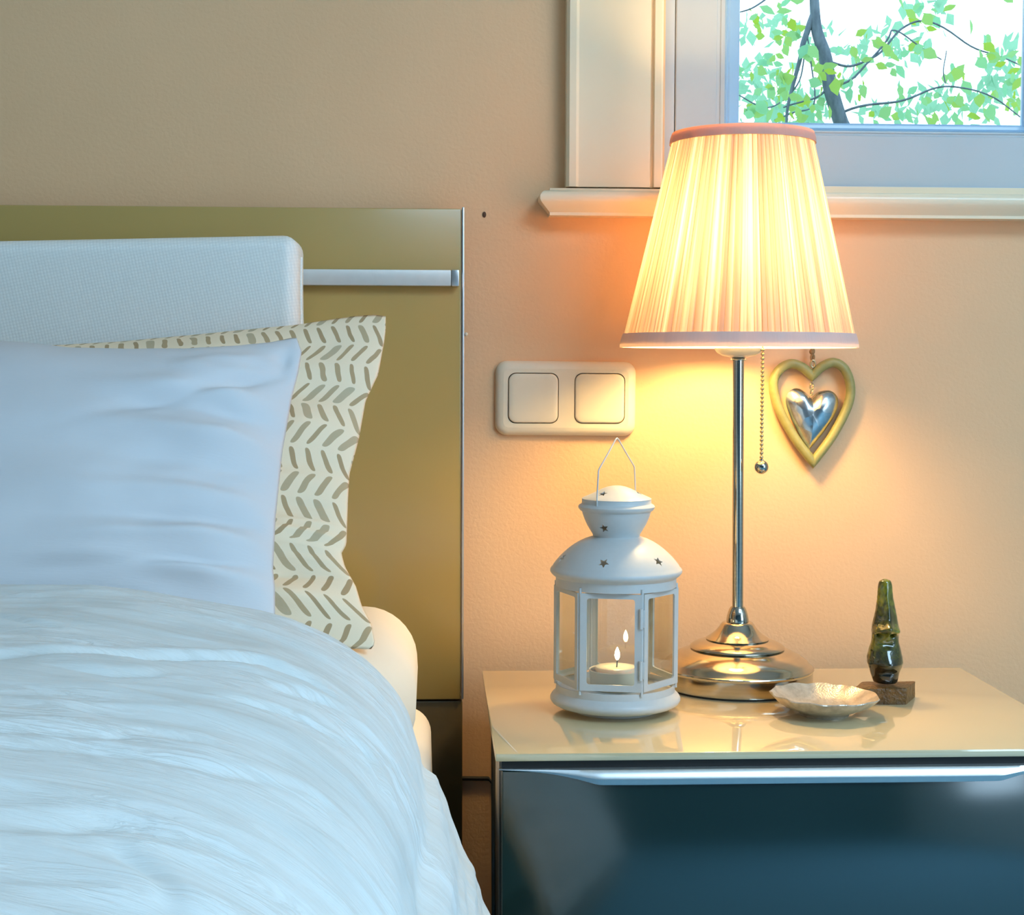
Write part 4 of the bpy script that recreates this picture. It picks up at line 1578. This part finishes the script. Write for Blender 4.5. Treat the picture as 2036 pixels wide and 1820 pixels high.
pts = catmull([hpx(*p) for p in hc], 9, closed=True, sharp=(0, 7))
# flattened ring: elliptical section, thin in Y
Sx = ppm(1613, 820, HYc)
wH = 57 / 5.988 / Sx
vs, fs = [], []
N = len(pts)
cenH = sum(pts, Vector()) / N
for i in range(N):
    dv_ = (pts[(i + 1) % N] - pts[i - 1]).normalized()
    nv_ = Vector((dv_.z, 0, -dv_.x))
    if nv_.dot(pts[i] - cenH) < 0:
        nv_ = -nv_
    sc_ = 1.0
    if i in (0, 63):
        nv_ = Vector((0, 0, 1 if i == 0 else -1))
        sc_ = 1.30 if i == 0 else 1.4
    for k in range(14):
        a = 2 * PI * k / 14
        vs.append(pts[i] + nv_ * (wH * sc_ * math.cos(a)) + Vector((0, -0.0052 * math.sin(a), 0)))
for i in range(N):
    j = (i + 1) % N
    for k in range(14):
        q = (k + 1) % 14
        fs.append((i * 14 + k, i * 14 + q, j * 14 + q, j * 14 + k))
tag(obj('heart_ring', vs, fs, M['olive'], ht, smooth=60), 'olive green heart outline')
ic = [(1402, 665), (1330, 600), (1240, 555), (1150, 575), (1096, 660), (1100, 760), (1150, 900), (1230, 1060), (1310, 1205), (1366, 1285), (1450, 1190), (1560, 1050), (1660, 900), (1712, 760), (1706, 660), (1645, 592), (1560, 578), (1470, 605)]
ip = catmull([hpx(*p) for p in ic], 6, closed=True, sharp=(0, 9))
ci = hpx(1402, 840)
rings = []
for k in range(9):
    s_ = 1 - k / 9
    hgt = 0.0105 * (1 - s_ ** 2.2) ** 0.75
    rings.append([ci + (p - ci) * s_ + Vector((0, -hgt, 0)) for p in ip])
rb = [[ci + (p - ci) * s_ + Vector((0, 0.0035 * (1 - s_ ** 2), 0)) for p in ip] for s_ in (0.3, 0.7)]
# crease down the middle of the lobes
for ring in rings:
    for p in ring:
        d_ = abs(p.x - ci.x) / 0.03
        if p.z > ci.z - 0.02:
            p.y += 0.0035 * math.exp(-(d_ / 0.22) ** 2) * sstep(ci.z - 0.02, ci.z + 0.02, p.z)
loft(rb + rings, True, True).mk('silver_heart', M['silver'], ht, smooth=60)
M['wire'] = plain('antique_brass_wire', (0.50, 0.38, 0.20), 0.35, 0.8).m
g = G()
for (cyy, rx, ry) in ((530, 22, 38), (595, 14, 42)):
    c = hpx(1400, cyy)
    g.tube([c + Vector((rx / 5.988 / Sx * math.cos(a), 0.001 * math.sin(2 * a), ry / 5.988 / Sx * math.sin(a))) for a in [2 * PI * i / 16 for i in range(16)]], 0.0009, 8, closed=True)
g.mk('link', M['wire'], ht)
c = hpx(1408, 262)
g = G().tube([c + Vector((26 / 5.988 / Sx * math.cos(a), -0.002, 42 / 5.988 / Sx * math.sin(a))) for a in [2 * PI * i / 16 for i in range(16)]], 0.0011, 8, closed=True)
g.mk('ring', M['wire'], ht)
g = G()
g.tube(catmull([hpx(1408, 235), hpx(1395, 180), hpx(1425, 110), hpx(1408, 60), hpx(1404, -10)], 5), 0.0014, 8)
g.tube(catmull([hpx(1408, 235), hpx(1425, 175), hpx(1395, 115), hpx(1410, 60), hpx(1408, -10)], 5), 0.0014, 8)
g.ball(hpx(1405, 118), 0.0032, 10, 8, (1, 0.7, 1))
tag(g.mk('hanging_cord', M['string'], ht), 'brown knotted cord')
nl = hpx(1406, -12)
G().tube([Vector((nl.x, 0.004, nl.z)), Vector((nl.x, HYc - 0.003, nl.z))], 0.0012, 10).mk('nail', M['wire'], ht)

# small marks on the wall: an old screw plug and a cable pin by the headboard
M['plug'] = plain('dark_brown_plug', (0.10, 0.045, 0.02), 0.7).m
pc = at(963, 427, Y=0)
g = G().lathe([(0, -0.006), (0.0019, -0.006), (0.0020, 0.0006), (0.0012, 0.0011), (0, 0.0012)], (0, 0, 0), 14)
g.xf(Matrix.Translation((pc.x, 0, pc.z)) @ Matrix.Diagonal((1, 1, 1.6, 1)) @ Matrix.Rotation(R(90), 4, 'X'))
tag(g.mk('screw_plug', M['plug']), 'small dark brown screw plug in the wall between headboard and window sill', 'plug')
pc = at(926.5, 665, Y=-0.012)
pin = thing('wall_pin', (pc.x, 0, pc.z), 'tiny white pin sticking out of the wall at the headboard edge', 'pin')
G().tube([(pc.x - 0.001, 0.004, pc.z), (pc.x, -0.013, pc.z)], 0.0011, 10).mk('shaft', M['alu'], pin)
G().ball((pc.x, -0.014, pc.z), 0.0021, 12, 8).mk('pin_head', M['switch'], pin)

# ================================================================== TREE OUTSIDE
t = NT('grey_bark')
v = t.coord('Object', (1, 1, 0.3))
t.p(t.ramp(t.noise(v, 40, 4, 0.6), [(0.3, (0.05, 0.075, 0.11)), (0.7, (0.13, 0.18, 0.24))]), 0.8)
M['bark'] = t.m


def leafmat(name, c0, c1, tr):
    t = NT(name)
    inf = t.n('ObjectInfo')
    col = t.ramp(inf.outputs['Random'], [(0.0, c0), (1.0, c1)])
    d_ = t.n('BsdfDiffuse')
    r_ = t.n('BsdfTranslucent')
    t.t.links.new(col, d_.inputs[0])
    t.t.links.new(col, r_.inputs[0])
    m_ = t.n('MixShader')
    m_.inputs[0].default_value = tr
    t.t.links.new(d_.outputs[0], m_.inputs[1])
    t.t.links.new(r_.outputs[0], m_.inputs[2])
    t.t.links.new(m_.outputs[0], t.out.inputs[0])
    return t.m


M['leaf'] = leafmat('spring_green_leaf', (0.34, 0.50, 0.05), (0.24, 0.56, 0.36), 0.5)
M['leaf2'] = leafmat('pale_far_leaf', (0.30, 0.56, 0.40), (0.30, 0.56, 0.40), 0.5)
TY = 3.4
tb = at(1690, 260, Y=TY)
tree = thing('tree', (tb.x + 0.25, TY, 0), 'slender leafy tree with light green leaves outside the window', 'tree')


def branch(pts, r0, r1, Y=TY, dy=0.0, name='branch'):
    w = [at(x, y, Y=Y + dy * i) for i, (x, y) in enumerate(pts)]
    c = catmull(w, 6)
    n = len(c)
    c = [p + Vector((noise.noise(p * 9), 0, noise.noise(p * 9 + Vector((5, 5, 5))))) * 0.008 for p in c]
    Sg = ppm(pts[0][0], pts[0][1], Y)
    return G().tube(c, [(r0 + (r1 - r0) * i / (n - 1)) / Sg for i in range(n)], 8).mk(name, M['bark'], tree, smooth=60)


trunk_top = [(1616, -260), (1612, -120), (1619, 0), (1624, 60), (1640, 110), (1648, 160), (1658, 200), (1668, 232), (1680, 270), (1705, 380)]
w = [at(x, y, Y=TY) for x, y in trunk_top]
w += [Vector((w[-1].x + 0.06, TY, w[-1].z - 0.5)), Vector((tree.location.x, TY, -0.02))]
c = catmull(w, 8)
Sg = ppm(1620, 100, TY)
nrad = len(c)
G().tube(c, [(6 + 9 * min(1, i / 40) + 30 * max(0, i - 60) / max(1, nrad - 60)) / Sg for i in range(nrad)], 12).mk('trunk', M['bark'], tree, smooth=60)
branch([(1620, 25), (1608, 62), (1597, 90), (1592, 115), (1580, 160), (1570, 210), (1562, 260)], 7, 2.2)
branch([(1640, 122), (1690, 130), (1740, 110), (1790, 60), (1850, 45), (1930, 90), (1990, 115), (2060, 150)], 2.6, 1.3)
branch([(1652, 175), (1700, 152), (1760, 80), (1775, 62), (1830, 92), (1870, 118)], 2.4, 1.2)
branch([(1668, 225), (1730, 205), (1790, 200), (1850, 180), (1905, 176), (1960, 188), (2040, 240)], 2.6, 1.3)
branch([(1560, 215), (1600, 200), (1625, 190), (1650, 170)], 1.6, 2.2)
branch([(1470, 25), (1500, 15), (1540, -20), (1600, -90)], 1.2, 2.4)
branch([(1540, 240), (1580, 225), (1618, 205), (1612, 120), (1605, 60)], 1.6, 1.4)
branch([(1470, 190), (1520, 215), (1560, 200), (1590, 160), (1600, 110)], 1.3, 1.5)
branch([(1880, 170), (1874, 140), (1880, 100)], 1.4, 1.0)
# leaves: folded blades, one mesh per shape, shared
leaf_meshes = []
for kk in range(4):
    rl = random.Random(50 + kk)
    wl_ = 0.42 + 0.08 * kk
    vs = [(0, 0, 0), (0.3, wl_ * 0.62, 0.07), (0.62, wl_ * 0.5, 0.05), (1, 0, -0.06), (0.62, -wl_ * 0.5, 0.05), (0.3, -wl_ * 0.62, 0.07), (0.3, 0, 0), (0.62, 0, -0.01), (-0.12, 0, 0.02)]
    fs = [(0, 6, 1), (1, 6, 7, 2), (2, 7, 3), (0, 5, 6), (5, 4, 7, 6), (4, 3, 7), (8, 0, 1)]
    me = bpy.data.meshes.new('leaf')
    me.from_pydata(vs, [], fs)
    me.shade_smooth()
    me.materials.append(M['leaf'])
    leaf_meshes.append(me)
# where the photograph shows clumps of leaves: (x, y, spread, count)
clumps = [(1545, 15, 26, 7), (1500, 25, 24, 5), (1560, 65, 28, 10), (1590, 90, 22, 6), (1500, 60, 20, 3), (1520, 125, 30, 8), (1480, 140, 20, 5), (1555, 140, 30, 10), (1600, 115, 20, 6), (1545, 180, 34, 16), (1500, 200, 34, 10), (1580, 195, 28, 10), (1560, 225, 34, 10),
          (1630, 130, 22, 6), (1640, 170, 26, 8), (1625, 215, 26, 8), (1480, 230, 20, 5), (1700, 100, 26, 6), (1740, 85, 24, 6), (1760, 110, 26, 8), (1700, 165, 26, 8), (1735, 130, 22, 5), (1810, 100, 26, 6), (1820, 20, 22, 6), (1860, 30, 20, 6), (1845, 55, 18, 4),
          (1790, 190, 34, 7), (1840, 205, 34, 9), (1880, 150, 18, 5), (1915, 155, 16, 4), (1900, 200, 26, 5), (1960, 100, 26, 6), (2000, 130, 26, 8), (1990, 160, 26, 6), (1960, 195, 26, 6), (2010, 190, 20, 4), (1900, 225, 30, 5), (1760, 230, 26, 5), (1925, 35, 8, 1), (2005, 220, 10, 2), (1970, 85, 14, 3),
          (1540, -50, 50, 10), (1700, -60, 60, 6), (1850, -50, 60, 10), (2000, -50, 50, 6), (2090, 120, 40, 6), (2090, 220, 30, 4), (1430, 120, 40, 6)]
rl = random.Random(21)
count = 0
for (cx, cy, sp_, nn) in clumps:
    for k in range(nn):
        x, y = cx + rl.gauss(0, sp_ * 0.55), cy + rl.gauss(0, sp_ * 0.55)
        Yl = TY + rl.uniform(-0.35, 0.45)
        o = bpy.data.objects.new('leaf', rl.choice(leaf_meshes))
        COL.objects.link(o)
        o.parent = tree
        o.location = at(x, y, Y=Yl) - ORG[tree.name]
        s_ = rl.uniform(0.030, 0.056)
        o.scale = (s_, s_, s_)
        o.rotation_euler = (rl.uniform(40, 120) * PI / 180, rl.uniform(-60, 90) * PI / 180, rl.uniform(-70, 70) * PI / 180)
        count += 1
        if count >= 298:
            break
    if count >= 298:
        break
# paler foliage of a second tree further off, beyond counting
g = G()
rl = random.Random(4)
TY2 = 6.2
base_leaf = [(0, 0, 0), (0.5, 0.3, 0.05), (1, 0, -0.03), (0.5, -0.3, 0.05)]
for (cx, cy, sp_, nn) in [(1490, 160, 45, 40), (1540, 215, 55, 80), (1600, 225, 40, 45), (1690, 110, 40, 20), (1760, 80, 40, 22), (1700, 190, 40, 16), (1830, 90, 40, 18), (1870, 200, 60, 40), (1980, 170, 45, 40), (2000, 110, 30, 22), (1550, 60, 40, 22), (1480, 60, 30, 10), (1850, 10, 40, 20), (1940, 225, 50, 20), (1640, 60, 24, 6), (1780, 225, 50, 20)]:
    for k in range(nn):
        c = at(cx + rl.gauss(0, sp_ * 0.6), cy + rl.gauss(0, sp_ * 0.45), Y=TY2 + rl.uniform(-0.5, 0.5))
        mt = Matrix.Translation(c) @ Euler((rl.uniform(0, 6), rl.uniform(0, 6), rl.uniform(0, 6))).to_matrix().to_4x4() @ Matrix.Scale(rl.uniform(0.05, 0.10), 4)
        g.add([mt @ Vector(v) for v in base_leaf], [(0, 1, 2), (0, 2, 3)])
for k in range(1500):        # its crown goes on all round what the photograph's window shows
    px_, py_ = rl.uniform(300, 3100), rl.uniform(-1300, 560)
    if 1400 < px_ < 2100 and -60 < py_ < 300:
        continue
    if noise.noise(Vector((px_ / 210, py_ / 210, 0.4))) < -0.05:
        continue
    c = at(px_, py_, Y=TY2 + rl.uniform(-0.6, 0.6))
    mt = Matrix.Translation(c) @ Euler((rl.uniform(0, 6), rl.uniform(0, 6), rl.uniform(0, 6))).to_matrix().to_4x4() @ Matrix.Scale(rl.uniform(0.07, 0.14), 4)
    g.add([mt @ Vector(v) for v in base_leaf], [(0, 1, 2), (0, 2, 3)])
tr2 = thing('tree', (at(1760, 250, Y=TY2).x, TY2, 0), 'hazy pale green tree farther off behind the slender one', 'tree')
fo = g.mk('foliage', M['leaf2'], tr2, smooth=0)
fo['kind'] = 'stuff'
x2 = at(2120, 250, Y=TY2).x
G().tube([(x2, TY2, -0.02), (x2 - 0.05, TY2, 1.0), (x2 + 0.05, TY2 + 0.05, 1.9), (x2 - 0.03, TY2, 2.9)], [0.09, 0.07, 0.04, 0.02], 10).mk('trunk', M['bark'], tr2, smooth=60)
struct(G().box(-6, 10, 0.3, 14, -0.12, -0.02).mk('ground', plain('garden_lawn', (0.10, 0.20, 0.05), 0.9, grain=0.2, gscale=30).m, smooth=0))
